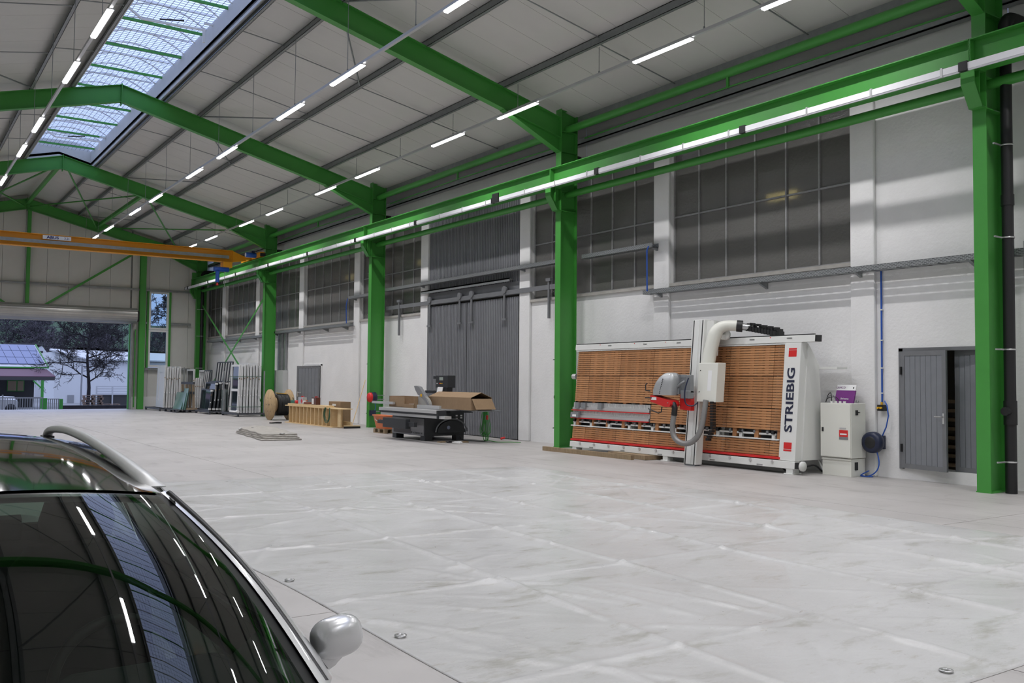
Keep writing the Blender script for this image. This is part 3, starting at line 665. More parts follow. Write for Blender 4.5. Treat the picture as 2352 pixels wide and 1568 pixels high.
MB().tube(smooth([(14.68,7.22,1.85),(14.70,7.23,1.6),(14.72,7.20,1.3),(14.72,7.19,1.2)]), .014, 8).to('hose', 'blue', t)
MB().box(14.68, 14.86, 7.08, 7.24, 1.12, 1.21).to('valve_block', 'black', t)
MB().cyl((14.72,7.08,1.165),(14.72,7.03,1.165),.018,10).to('brass_fitting', 'yellow', t)
# slotted risers and panel beside the open door
t = thing('cable_riser', 'pair of perforated vertical channels above the grey wall panel', 'cable tray', (14.82, 40, 2))
for y in (39.55, 40.05, 40.3):
    MB().box(14.78, 14.88, y-.09, y+.09, 2.05, 3.68).to('slotted_channel', 'galv', t)
tag(MB().box(14.68, 14.90, 39.4, 41.1, .0, 2.05).box(14.675, 14.68, 40.24, 40.26, .02, 2.03).to('wall_panel_cabinet', mat('lightgrey', (.50,.51,.50), .5)), 'tall light grey cabinet with two flush doors behind the cable drum', 'cabinet')
# ================================================================ OVERHEAD CRANE
yc = 41.6
t = thing('bridge_crane', 'orange-yellow overhead travelling crane spanning the hall before the end wall', 'crane', (5.7, yc, 6.8))
MB().ibeam((-1.4,yc,7.17),(13.0,yc,7.17), .30, .54, .025, .014).to('girder', 'crane_yellow', t)
MB().box(-1.4, 12.8, yc-.20, yc-.14, 7.08, 7.16).box(-1.4, 12.8, yc-.21, yc-.20, 7.05, 7.19).to('cable_track', 'galv', t)
MB().prism([(13.0,7.44),(13.0,6.92),(13.62,7.02),(13.62,7.2)], yc-.05, yc+.05, 'y').to('girder_end', 'crane_yellow', t)
ecar = MB().box(13.84, 14.06, yc-1.3, yc+1.3, 7.09, 7.33).box(13.58, 13.84, yc-.2, yc+.2, 7.09, 7.17).to('end_carriage', 'crane_yellow', t)
MB().box(13.84, 14.06, yc-1.42, yc-1.3, 7.13, 7.27).to('buffer', 'black', ecar)
tm = MB().lathe([(0,-.25),(.10,-.25),(.115,-.22),(.115,.2),(.09,.24),(0,.24)], (13.62,yc-.75,7.22), 'x', 16).to('travel_motor', 'blue', t)
MB().lathe([(0,-.262),(.075,-.262),(.09,-.25)], (13.62,yc-.75,7.22), 'x', 16).to('motor_cap', 'paper', tm)
MB().box(13.6, 13.74, yc-.9, yc-.6, 7.32, 7.40).to('terminal_box', 'navy', tm)
hz = MB().box(12.55, 12.95, yc-.22, yc+.22, 6.65, 6.89).to('trolley', 'crane_yellow', t)
MB().lathe([(0,-.35),(.10,-.35),(.11,-.3),(.11,.3),(0,.35)], (12.5,yc-.15,6.55), 'x', 14).to('hoist_motor', 'blue', hz)
MB().tube([(12.3,yc-.2,6.45),(12.3,yc-.2,5.95)], .09, 12).to('chain_bucket', 'blue', hz)
MB().tube([(12.3,yc-.2,5.95),(12.3,yc-.2,5.82)], [.03,.06], 8).to('hook_block', 'red', hz)
MB().tube([(12.62,yc-.2,6.6),(12.62,yc-.2,5.7)], .012, 6).to('load_chain', 'steel', hz)
MB().box(5.25, 6.30, yc-.155, yc-.150, 7.24, 7.40).to('name_plate', 'paper', t)
mat('logo_blue', (.01,.02,.16), .5)
text_mesh('ABUS', .155, 'logo_blue', t, 'logo_text', FACE_S((5.62,yc-.157,7.32)), .001, 1.2, .006)
text_mesh('3.2t', .13, 'logo_blue', t, 'load_text', FACE_S((6.14,yc-.157,7.32)), .001, 1.0)
# left end of the crane (beyond the frame)
MB().box(-2.56, -2.34, yc-1.3, yc+1.3, 7.09, 7.33).box(-2.34, -1.4, yc-.1, yc+.1, 6.95, 7.17).to('end_carriage', 'crane_yellow', t)
# ================================================================ VERTICAL PANEL SAW
t = thing('vertical_panel_saw', 'large vertical panel saw with brown slatted bed and white end column', 'panel saw', (13.95, 14.3, 0))
LN = .0905
def LX(z, d=0): return 13.83+LN*z-d
def lb(m, y0, y1, z0, z1, d0, d1):   # box on the leaning plane; d towards the hall
    return m.hexa([(LX(z0,d1),y0,z0),(LX(z0,d0),y0,z0),(LX(z0,d0),y1,z0),(LX(z0,d1),y1,z0),(LX(z1,d1),y0,z1),(LX(z1,d0),y0,z1),(LX(z1,d0),y1,z1),(LX(z1,d1),y1,z1)])
mat('mdf_a', (.40,.185,.075), .6, var=.10, vscale=3); mat('mdf_b', (.47,.225,.095), .6, var=.10, vscale=3)
mat('saw_white', (.72,.725,.70), .4)
rows = [(1.80,2.385), (1.185,1.79), (.775,1.175), (.30,.585)]
vj = [11.40, 11.65, 12.75, 13.85, 14.95, 16.05, 17.15, 17.64]
for ri, (z0, z1) in enumerate(rows):
    for k in range(len(vj)-1):
        a, b = vj[k], vj[k+1]
        if ri == 2 and a > 14.9: continue
        n = max(1, round((z1-z0)/.05)); p = (z1-z0)/n; m_ = MB()
        for q in range(n): lb(m_, a+.004, b-.004, z0+q*p+.005, z0+(q+1)*p-.005, 0, .03)
        for c_ in (a+.18, b-.18, (a+b)/2):
            if b-a > .6: lb(m_, c_-.05, c_+.05, z0+.004, z1-.004, 0, .022)
        m_.to('slat_panel', ['mdf_a','mdf_b'][(k+ri) % 2], t)
for y in [11.46+k*.55 for k in range(12)]: lb(MB(), y-.05, y+.05, .26, 2.40, -.08, -.002).to('bed_batten', 'mdf_a', t)
fr = MB(); 
for y in (11.6, 12.95, 14.3, 15.65, 17.0): lb(fr, y-.06, y+.06, .1, 2.45, -.22, -.08)
fr.to('rear_frame', 'saw_white', t)['kind'] = 'stuff'
# top beam
tb = lb(MB(), 10.73, 17.73, 2.42, 2.55, -.10, .06).to('top_beam', 'saw_white', t, bevel=.008)
lb(MB(), 10.78, 17.73, 2.552, 2.572, -.02, .03).to('guide_strip', 'black', tb)
lb(MB(), 10.70, 10.73, 2.425, 2.545, -.095, .055).to('end_cap', 'black', tb)
lb(MB(), 11.38, 17.70, 2.388, 2.415, -.02, .05).to('lower_lip', 'saw_white', tb)
for y in (11.3, 12.2, 14.2, 15.25, 16.45): lb(MB(), y-.06, y+.06, 2.49, 2.515, .06, .063).to('joint_plate', 'steel', tb)
for y in (11.75, 12.95, 14.6, 15.6, 16.8): lb(MB(), y-.012, y+.012, 2.52, 2.535, .06, .064).to('red_mark', 'red', tb)
# aluminium rule rails at the left
for z0 in (.78, .97):
    r_ = lb(MB(), 15.0, 17.70, z0, z0+.19, -.02, .0).to('rule_rail', 'alu', t)
    lb(MB(), 15.0, 17.70, z0+.02, z0+.075, 0, .03).to('support_bar', 'alu', r_)
    lb(MB(), 15.0, 17.72, z0-.004, z0+.014, .0, .055).to('red_edge', 'red', r_)
    m_ = MB()
    for k in range(52): lb(m_, 15.03+k*.051, 15.035+k*.051, z0+.10, z0+.185, 0, .006)
    m_.to('scale_marks', 'paint_white', r_)['kind'] = 'stuff'
for y, z0 in ((17.5,1.0), (17.25,1.0), (16.65,1.0)): lb(MB(), y-.07, y+.07, z0+.02, z0+.16, .01, .07).to('stop_slide', 'plastic_grey', t)
lb(MB(), 17.38, 17.68, .80, .93, .01, .10).to('counter_head', 'plastic_grey', t); lb(MB(), 17.46, 17.6, .82, .87, .10, .104).to('counter_display', 'paper', t)
# roller strip
lb(MB(), 11.43, 17.70, .595, .618, .0, .05).to('lower_rail', 'saw_white', t)
tag_ = lb(MB(), 11.55, 17.70, .68, .715, -.05, -.015).to('roller_shaft', 'saw_white', t)
y = 11.75
while y < 17.6:
    MB().lathe([(0,-.02),(.045,-.02),(.045,.02),(0,.02)], (LX(.74,-.03), y, .735), 'y', 12).to('support_roller', 'plastic_grey', t); y += .31
for y in (11.6, 12.4, 13.0, 14.2, 14.9, 15.65, 16.35, 17.0, 17.62):
    lb(MB(), y-.035, y+.035, .56, .70, -.06, .0).to('roller_bracket', 'saw_white', t)
    lb(MB(), y-.03, y+.03, .70, .76, -.05, .03).to('roller_clip', 'black', t)
# closed sheet-metal dust chamber behind the slats
lb(MB(), 11.40, 17.66, .12, 2.45, -.31, -.30).to('rear_sheet', 'plastic_grey', t)
lb(MB(), 11.40, 17.66, 2.425, 2.435, -.30, -.10).to('chamber_top', 'plastic_grey', t)
lb(MB(), 11.40, 17.66, .12, .13, -.30, -.05).to('chamber_floor', 'plastic_grey', t)
lb(MB(), 17.65, 17.66, .13, 2.42, -.30, -.01).to('chamber_side', 'plastic_grey', t)
# foot beam
lb(MB(), 11.36, 17.62, .255, .295, -.02, .09).to('red_support', 'red', t)
fb = lb(MB(), 11.00, 17.62, .10, .235, -.05, .10).to('foot_beam', 'saw_white', t, bevel=.008)
lb(MB(), 10.90, 11.00, .11, .225, -.04, .09).to('end_block', 'black', fb)
MB().lathe([(0,-.02),(.09,-.02),(.09,.02),(0,.02)], (LX(.16,.03), 10.87, .16), 'y', 24).to('end_disc', 'saw_white', fb)
y = 11.5
while y < 17.6: MB().cyl((LX(.21,.10),y,.205),(LX(.21,.125),y,.205),.028,10).to('stop_pin', 'alu', fb); y += .52
for y in (11.8, 13.0, 14.5, 15.7, 16.8): lb(MB(), y-.07, y+.07, .115, .14, .10, .104).to('joint_plate', 'steel', fb)
for y in (11.12, 14.35, 17.45): MB().box(LX(0)-.08, LX(0)+.10, y-.075, y+.075, .02, .12).box(LX(0)-.12, LX(0)+.14, y-.10, y+.10, 0, .02).to('foot', 'saw_white', t, bevel=.006)
# end column with lettering
ec = lb(MB(), 11.02, 11.39, .24, 2.415, -.12, .07).to('end_column', 'saw_white', t, bevel=.006)
MB().hexa([(LX(.25,-.10),10.99,.25),(14.58,10.99,.25),(14.58,11.05,.25),(LX(.25,-.10),11.05,.25),(LX(2.4,-.10),10.99,2.4),(14.45,10.99,2.0),(14.45,11.05,2.0),(LX(2.4,-.10),11.05,2.4)]).to('side_panel', 'saw_white', ec)
mat('letter', (.012,.016,.045), .5)
lz = 1.36
Tm = Matrix.Translation((LX(lz,.074), 11.20, lz)) @ Matrix(((LN,0,-1,0),(0,1,0,0),(1,0,0,0),(0,0,0,1)))
text_mesh('STRIEBIG', .235, 'letter', ec, 'lettering', Tm, .002, 1.29, .005)
for z0, z1 in ((2.155,2.275), (.455,.575)): lb(MB(), 11.11, 11.29, z0, z1, .07, .073).to('logo_square', 'red', ec)
for z0 in (2.285, .415): lb(MB(), 11.11, 11.29, z0, z0+.03, .07, .073).to('logo_bar', 'red', ec)
MB().box(14.45, 14.75, 10.6, 11.1, 1.93, 1.97).to('rear_shelf', 'saw_white', ec)
# saw beam
sb = lb(MB(), 13.11, 13.44, .03, 2.93, .27, .45).to('saw_beam', 'saw_white', t, bevel=.01)
for y in (13.16, 13.40): lb(MB(), y-.012, y+.012, .03, 2.92, .45, .4515).to('guide_groove', 'black', sb)
lb(MB(), 13.24, 13.36, .04, 2.92, .4505, .462).to('cover_strip', 'paint_white', sb)
lb(MB(), 12.93, 13.11, 2.2, 2.90, .20, .38).to('beam_flank', 'saw_white', sb)
lb(MB(), 12.78, 13.6, 2.52, 2.62, .05, .30).to('carriage_plate', 'saw_white', sb)
for y in (13.55, 12.82): MB().lathe([(0,-.04),(.11,-.04),(.11,.04),(0,.04)], (LX(2.62,.15), y, 2.62), 'x', 20).to('carriage_wheel', 'saw_white', sb)
lb(MB(), 13.14, 13.42, 0, .03, .30, .44).to('foot_pad', 'plastic_grey', sb)
# cover box, extraction pipe
cb = lb(MB(), 12.58, 13.09, 1.28, 2.05, .33, .56).to('cover_box', 'cream', t, bevel=.012)
lb(MB(), 12.72, 12.82, 1.50, 1.90, .56, .562).to('instruction_label', 'paper', cb)
for z in (1.48, 1.9): lb(MB(), 13.02, 13.04, z-.01, z+.01, .56, .565).to('screw', 'black', cb)
pp = smooth([(LX(2.05,.42),12.98,2.02),(LX(2.3,.40),12.93,2.35),(LX(2.6,.38),12.87,2.62),(LX(2.75,.34),12.80,2.74),(LX(2.8,.26),12.70,2.79),(LX(2.8,.16),12.58,2.79),(LX(2.8,.12),12.53,2.785)], 5)
ep = MB().tube(pp, [.135]*10+[.135-.03*min(1,(k)/10) for k in range(len(pp)-10)], 16).to('extraction_pipe', 'cream', t)
MB().cyl((LX(2.8,.13),12.55,2.785),(LX(2.8,.06),12.46,2.775),.115,16).to('pipe_collar', 'black', ep)
MB().tube(smooth([(LX(2.8,.08),12.5,2.775),(LX(2.8,-.1),12.3,2.74),(LX(2.7,-.2),12.1,2.70)]), .07, 12).to('flexible_duct', 'steel', ep)
chn = None
for k in range(11):
    y = 12.38-k*.075; z = 2.735-k*.014
    b_ = MB().bx((LX(2.7,-.06),y,z), (.16,.066,.10)).bx((LX(2.7,-.06),y,z+.075+(k % 2)*.02), (.14,.03,.05))
    b_.to('chain_link', 'black', t)
# saw head
mat('head_grey', (.42,.43,.44), .35, .3); mat('head_dark', (.22,.23,.24), .45)
def loft(m, secs, closed=True, cap=True):
    n = len(secs[0]); vs = [p for s_ in secs for p in s_]
    m.add(vs, [(i*n+k, i*n+(k+1)%n, (i+1)*n+(k+1)%n, (i+1)*n+k) for i in range(len(secs)-1) for k in range(n if closed else n-1)], True)
    if cap: m.add(secs[0], [tuple(range(n))[::-1]]); m.add(secs[-1], [tuple(range(n))])
    return m
secs = []
for z, y0, y1, x0, x1 in ((1.40,13.42,13.97,12.98,13.28),(1.5,13.40,13.95,12.96,13.29),(1.65,13.38,13.88,12.97,13.29),(1.76,13.38,13.79,13.0,13.28),(1.83,13.42,13.70,13.05,13.25),(1.855,13.48,13.62,13.1,13.2)):
    cx, cy_, hx, hy = (x0+x1)/2, (y0+y1)/2, (x1-x0)/2, (y1-y0)/2
    secs.append([(cx+hx*math.copysign(abs(math.cos(a))**.5,math.cos(a)), cy_+hy*math.copysign(abs(math.sin(a))**.5,math.sin(a)), z) for a in [2*PI*k/20 for k in range(20)]])
hd = loft(MB(), secs).to('saw_head', 'head_grey', t)
for k in range(9): MB().bx((12.965,13.70-.012*k,1.44+.035*k), (.01,.018,.02)).to('vent_dot', 'black', hd)
MB().box(13.18, 13.32, 13.36, 13.44, 1.42, 1.82).to('head_back', 'head_dark', hd)
rg = MB().prism([(13.98,1.40),(13.44,1.30),(13.40,1.22),(13.44,1.17),(13.55,1.165),(13.98,1.265)], 12.98, 13.24, 'x').to('blade_guard', 'red', t, bevel=.02)
MB().box(12.974, 12.98, 13.80, 13.95, 1.30, 1.355).to('guard_label', 'paper', rg)
MB().cyl((12.97,13.47,1.25),(12.985,13.47,1.25),.012,8).to('guard_bolt', 'steel', rg)
MB().prism([(13.12,1.38),(13.42,1.46),(13.42,1.12),(13.12,1.10)], 13.26, 13.36, 'x').to('riving_plate', 'red', t)
MB().tube([(13.1,13.52,1.23),(13.1,13.43,1.22),(13.1,13.40,1.15),(13.1,13.42,1.0)], .06, 12).to('hose_stub', 'black', t)
ar = MB().bx((13.28,13.25,1.63), (.1,.30,.36)).bx((13.25,13.36,1.78), (.06,.3,.07)).bx((13.26,13.22,1.42), (.14,.24,.16)).to('head_mount', 'head_dark', t, bevel=.012)
MB().tube(smooth([(13.2,13.46,1.60),(13.17,13.38,1.58),(13.16,13.28,1.64),(13.2,13.22,1.68)]), .025, 10).to('lever', 'head_dark', ar)
for pts in ([(12.98,13.98,1.48),(12.92,14.05,1.49),(12.92,14.06,1.60),(12.95,14.04,1.64)], [(12.98,13.93,1.34),(12.95,14.10,1.34)], [(12.98,13.98,1.10),(12.94,14.0,1.12),(12.94,13.70,1.04),(12.98,13.66,1.06),(12.98,13.64,1.17)]):
    MB().tube(pts, .012, 8).to('handle', 'black', t)
hs = smooth([(13.1,13.42,1.02),(13.08,13.44,.8),(13.08,13.42,.62),(13.1,13.32,.50),(13.14,13.16,.455),(13.18,13.0,.50),(13.22,12.87,.64),(13.26,12.81,.85),(13.3,12.79,1.1),(13.34,12.79,1.32)], 8)
mat('hose_grey', (.25,.245,.24), .45, .3)
MB().tube(hs, [.058 if k % 2 else .052 for k in range(len(hs))], 14).to('extraction_hose', 'hose_grey', t)
for k in range(14):
    a = k/13; y = 12.66 if a < .7 else 12.66+.12*(a-.7)/.3; z = 1.27-.72*a
    MB().bx((13.40, y, z), (.09,.07,.045), 0, 0).to('chain_link', 'black', t)
MB().tube(smooth([(13.18,13.10,1.75),(13.12,13.14,1.5),(13.14,13.14,1.25),(13.2,13.02,1.2),(13.3,12.98,1.26)]), .014, 8).to('control_cable', 'navy', t)
MB().cyl((LX(1.75,-.05),17.72,2.05-.27),(LX(1.75,-.05),17.86,2.05-.27),.07,14).to('duct_socket', 'alu', t)
# beams on the floor by the saw
t = tag(MB().bx((13.25,16.4,.05), (.09,3.1,.10), .02).to('timber_beam', 'oldwood'), 'weathered square timber beam lying on the floor before the panel saw', 'timber')
tag(MB().bx((13.75,15.3,.05), (.5,1.3,.09), -.05).to('timber_plank', 'oldwood'), 'old brown plank lying under the panel saw foot beam', 'timber')
# vent openers hanging in the skylight
for y, l in ((24.3, 'white folding skylight opener arm with black piston between the first two visible frames'), (38.3, 'white folding skylight opener arm with black piston at the far end of the skylight')):
    t = thing('skylight_opener', l, 'vent opener', (5.9, y, 10.8))
    MB().bar((4.75,y,11.0),(5.18,y,10.72),.05,.05).to('short_arm', 'rib_white', t)
    MB().bar((5.18,y,10.72),(6.72,y,10.78),.05,.05).to('long_arm', 'rib_white', t)
    MB().bar((6.72,y,10.80),(6.72,y,10.45),.06,.06).to('drop_post', 'rib_white', t)
    MB().bar((6.72,y,10.96),(6.95,y,10.96),.05,.05).to('kerb_lug', 'rib_white', t)
    MB().tube([(5.6,y-.03,10.80),(6.2,y-.03,10.90)], .022, 8).to('piston', 'black', t)
# ================================================================ SLIDING TABLE SAW
mat('saw_black', (.022,.024,.028), .45); mat('saw_grey', (.27,.27,.28), .42, .3)
t = thing('sliding_table_saw', 'dark grey sliding table saw with long aluminium table near the corrugated gate', 'table saw', (12.9, 23, 0))
MB().box(12.30, 13.55, 22.18, 24.12, .13, .80).to('body', 'saw_black', t, bevel=.015)
fp = MB().box(12.285, 12.30, 22.22, 24.10, .14, .60).to('front_panel', 'saw_grey', t)
MB().box(12.28, 12.285, 22.95, 24.0, .17, .45).to('dark_inset', mat('saw_inset', (.05,.04,.045), .4), fp)
text_mesh('ALTENDORF  F45', .07, 'saw_black', fp, 'lettering', FACE_W((12.282,22.55,.20)), .001)
MB().lathe([(0,0),(.03,0),(.03,.004),(0,.004)], (12.281,22.9,.21), 'x', 12).to('emblem', 'saw_black', fp)
for y in (23.25, 23.6): MB().lathe([(.045,0),(.055,0),(.055,.006),(.045,.006),(.045,0)], (12.276,y,.38), 'x', 16).to('dial_ring', 'paper', fp)
for x, y in ((12.42,22.30), (12.42,23.98), (13.42,22.30), (13.42,23.98)): MB().box(x-.12, x+.12, y-.12, y+.12, 0, .15).to('leg', 'saw_black', t)
MB().prism([(12.75,.78),(13.5,.78),(13.3,.86),(12.75,.86)], 21.6, 22.2, 'y').to('table_bracket', 'saw_black', t)
MB().box(12.25, 13.45, 21.5, 24.2, .84, .875).to('machine_table', 'saw_grey', t)
MB().box(13.0, 13.75, 20.6, 22.4, .84, .875).to('extension_table', 'plastic_grey', t, bevel=.01)
sl = MB().box(11.95, 12.22, 20.95, 24.30, .79, .875).to('sliding_table', 'alu', t)
MB().box(12.0, 12.20, 20.60, 24.28, .66, .73).to('lower_rail', 'alu', sl)
MB().box(11.97, 12.22, 20.96, 24.28, .735, .785).to('rail_slot', 'saw_black', sl)
MB().box(11.96, 12.22, 20.90, 20.95, .66, .87).to('rail_end', 'saw_black', sl)
for y in (24.2, 24.05, 23.1, 22.15, 21.1): MB().cyl((11.945,y,.76),(11.955,y,.76),.014,8).to('rail_bolt', 'saw_black', sl)
MB().box(11.80, 11.95, 22.36, 23.75, .33, .60).to('control_panel', 'saw_black', t, bevel=.01)
MB().box(11.86, 11.95, 23.75, 24.20, .42, .52).to('panel_arm', 'saw_black', t); MB().box(11.86, 11.95, 21.98, 22.36, .40, .52).to('panel_arm', 'saw_black', t)
MB().box(12.30, 12.36, 21.4, 22.65, .88, .98).to('rip_fence', 'alu', t)
MB().box(12.35, 12.42, 24.2, 25.6, .95, 1.02).to('crosscut_fence', 'alu', t)
# blade guard hood on its arm
hd = MB().prism([(23.32,1.49),(23.2,1.50),(23.02,1.47),(22.62,1.16),(22.42,.98),(22.44,.94),(22.52,.95),(22.62,1.06),(22.95,1.22),(23.08,1.24),(23.22,1.36)], 12.56, 12.66, 'x').to('guard_arm', 'saw_grey', t, bevel=.01)
pts = [(22.87+.45*math.cos(a), .95+.28*math.sin(a)) for a in [PI*k/14 for k in range(15)]]
MB().prism(pts, 12.57, 12.65, 'x').to('blade_hood', mat('clear_hood', (.34,.33,.31), .25), hd)
MB().box(12.55, 12.56, 22.84, 22.92, 1.2, 1.27).to('warning_sticker', 'yellow', hd)
# control console on a post
cs = MB().box(13.30, 13.55, 22.68, 23.36, 1.45, 1.80).to('console', 'saw_black', t, bevel=.01)
MB().box(13.30, 13.50, 22.75, 22.95, .87, 1.45).box(13.30, 13.45, 22.75, 24.0, 1.28, 1.36).to('console_post', 'saw_black', t)
MB().box(13.292, 13.30, 22.95, 23.15, 1.66, 1.75).to('screen', mat('lcd', (.35,.40,.36), .2), cs)
for y, mt_ in ((23.28,'paper'), (23.14,'red'), (23.08,'yellow'), (23.0,'yellow')): MB().cyl((13.285,y,1.57),(13.30,y,1.57),.015,8).to('button', mt_, cs)
MB().box(13.30, 13.5, 23.36, 23.52, 1.70, 1.78).to('console_grip', 'saw_black', cs)
# swing guard at the end of the body
gq = [(21.0+.55*math.cos(a), .25+.30*math.sin(a)) for a in [PI*k/12 for k in range(13)]]
gv = [(12.65,21.98,.30)]
MB().prism([(13.1+.45*math.cos(a), .22+.33*math.sin(a)) for a in [PI*k/12 for k in range(13)]], 22.10, 22.17, 'y').to('round_cover', 'saw_black', t)
MB().tube([(13.1+.5*math.cos(a), 22.1, .24+.36*math.sin(a)) for a in [PI*k/14 for k in range(15)]], .02, 8).to('cover_rim', 'plastic_grey', t)
MB().lathe([(0,0),(.05,0),(.05,-.006),(0,-.006)], (13.0,22.095,.36), 'y', 16).to('safety_sticker', mat('sign_blue', (.35,.40,.55), .5), t)
for z, x in ((.68,13.3), (.60,13.3), (.68,13.45), (.62,13.45)): MB().box(x-.03, x+.03, 22.165, 22.18, z-.02, z+.02).to('rating_label', 'paper', t)
# boxes on the saw
t = thing('cardboard_box', 'small open cardboard box standing on the table saw beside the guard arm', 'box', (12.7, 23.9, .876))
MB().box(12.45, 12.47, 23.69, 24.63, .876, 1.19).box(12.45, 12.95, 24.61, 24.63, .876, 1.19).box(12.93, 12.95, 23.1, 24.63, .876, 1.19).box(12.45, 12.95, 23.1, 24.63, .876, .886).box(12.45, 12.95, 23.08, 23.10, .876, 1.19).to('box_walls', 'cardboard', t)
MB().box(12.40, 12.43, 23.06, 23.68, .876, .98).to('flap', 'cardboard', t); MB().box(12.55, 12.85, 23.2, 23.6, .89, .98).to('contents', 'alu', t)
t = thing('cardboard_box', 'long cardboard box with gabled open end on the extension table', 'box', (13.2, 21.9, .876))
MB().box(12.86, 12.87, 20.72, 23.0, .876, 1.20).box(13.51, 13.52, 20.72, 23.0, .876, 1.20).box(12.87, 13.51, 22.99, 23.0, .876, 1.20).box(12.87, 13.51, 20.72, 20.73, .876, 1.17).box(12.87, 13.51, 20.73, 22.99, .876, .886).to('carton', 'cardboard', t)
for xa in (12.86, 13.52): MB().hexa([(xa,20.72,1.20),(xa,20.72,1.208),(xa,23.0,1.208),(xa,23.0,1.20),(13.19,20.72,1.335),(13.19,20.72,1.343),(13.19,23.0,1.343),(13.19,23.0,1.335)]).to('lid_flap', 'cardboard', t)
MB().hexa([(12.88,20.70,1.18),(13.50,20.70,1.18),(13.50,20.71,1.18),(12.88,20.71,1.18),(12.92,20.55,.90),(13.54,20.55,.90),(13.54,20.56,.90),(12.92,20.56,.90)]).to('end_flap', 'cardboard', t)
tag(MB().bx((13.22,23.0,1.36), (.02,.28,.22), 0, 0, .25).to('paper_note', 'paper'), 'white paper sheet leaning on the table saw console', 'paper')
# green extension cable hanging on the table corner
mat('cable_green', (.05,.30,.045), .5)
t = thing('extension_cable', 'bright green extension cable hung in loops from the saw extension table', 'cable', (13.75, 21.3, 0))
rr = random.Random(3)
for k in range(9):
    w_ = .06+.16*rr.random(); zb = .03+.2*rr.random() if k > 2 else .02; x = 13.66+.15*rr.random(); yo = 21.35+.1*rr.random()
    pts = smooth([(x,yo-.02,.90),(x,yo-w_*.6,.62),(x,yo-w_,.35),(x,yo-w_*.7,zb+.05),(x,yo,zb),(x,yo+w_*.8,zb+.06),(x,yo+w_,.35),(x,yo+w_*.5,.65),(x,yo+.02,.90)])
    MB().tube(pts, .010, 6).to('cable_loop', 'cable_green', t)
MB().tube(smooth([(13.7,21.2,.05),(13.8,20.9,.012),(14.1,20.7,.012),(14.25,20.4,.012)]), .010, 6).to('cable_tail', 'cable_green', t)
MB().cyl((13.7,21.22,.60),(13.7,21.22,.72),.03,10).to('red_plug', 'red', t)
tag(MB().tube(smooth([(13.3,22.0,.10),(13.3,21.8,.02),(13.5,21.4,.012),(13.7,21.3,.012)]), .011, 6).to('power_cable', 'black'), 'black power cable on the floor from the table saw', 'cable')
# scraps
for (x, y, sx, sy, rz, mt_, l) in ((12.45,21.5,.25,.12,.3,'oldwood','brown wood scrap on the floor by the saw'), (12.75,21.2,.32,.2,.8,'paper','crumpled white paper scrap on the floor by the saw'), (12.95,21.25,.3,.14,-.4,'oldwood','curled brown cardboard scrap on the floor by the saw'), (12.55,21.35,.2,.07,1.2,'black','dark rag scrap on the floor by the saw')):
    tag(MB().bx((x,y,.014), (sx,sy,.024), rz, .05).bx((x+.05,y-.03,.02), (sx*.5,sy*.5,.036), rz+.6).to('floor_scrap', mt_), l, 'scrap')
t = thing('red_plug', 'small red plug with grey lead at the foot of the gate', 'plug', (14.55, 21.75, 0))
MB().cyl((14.5,21.75,.03),(14.62,21.72,.06),.03,10).to('plug_body', 'red', t); MB().tube(smooth([(14.6,21.72,.06),(14.66,21.65,.2),(14.7,21.6,.1),(14.72,21.6,.02)]), .008, 6).to('lead', 'plastic_grey', t)
# ---------------------------------------------------------------- orange tub on a pallet
t = thing('mortar_tub', 'orange plastic mortar tub on a small pallet behind the table saw', 'tub', (13.2, 26.2, .14))
mat('orange', (.62,.16,.05), .5)
def rsec(cx, cy_, hx, hy, z, n=24, e=.45): return [(cx+hx*math.copysign(abs(math.cos(a))**e,math.cos(a)), cy_+hy*math.copysign(abs(math.sin(a))**e,math.sin(a)), z) for a in [2*PI*k/n for k in range(n)]]
loft(MB(), [rsec(13.2,26.2,.27,.40,.14), rsec(13.2,26.2,.34,.50,.52), rsec(13.2,26.2,.37,.54,.54), rsec(13.2,26.2,.37,.54,.56), rsec(13.2,26.2,.33,.50,.56), rsec(13.2,26.2,.26,.39,.17)], cap=False).add(rsec(13.2,26.2,.26,.39,.17), [tuple(range(24))]).to('tub_shell', 'orange', t)
MB().tube([(12.86,26.35,.46),(12.84,26.30,.40),(12.84,26.20,.38),(12.84,26.10,.40),(12.86,26.05,.46)], .012, 8).to('tub_handle', 'steel', t)
def pallet(label, x, y, lx, ly, rz=0, mt_='oldwood', group=None, h=.14):
    p = thing('pallet', label, 'pallet', (x, y, 0), group)
    R = Matrix.Translation((x,y,0)) @ Matrix.Rotation(rz, 4, 'Z')
    n = max(4, round(ly/.2))
    for k in range(n): MB().box(-lx/2, lx/2, -ly/2+ly*k/n+.01, -ly/2+ly*(k+1)/n-.02, h-.022, h).xf(R).to('deck_board', mt_, p)
    for dx in (-lx/2+.05, 0, lx/2-.05):
        for dy in (-ly/2+.06, 0, ly/2-.06): MB().box(dx-.05, dx+.05, dy-.06, dy+.06, .02, h-.022).xf(R).to('block', mt_, p)
        MB().box(dx-.05, dx+.05, -ly/2, ly/2, 0, .02).xf(R).to('runner', mt_, p)
    return p
pallet('small worn pallet carrying the orange tub', 13.2, 26.2, .6, .8)
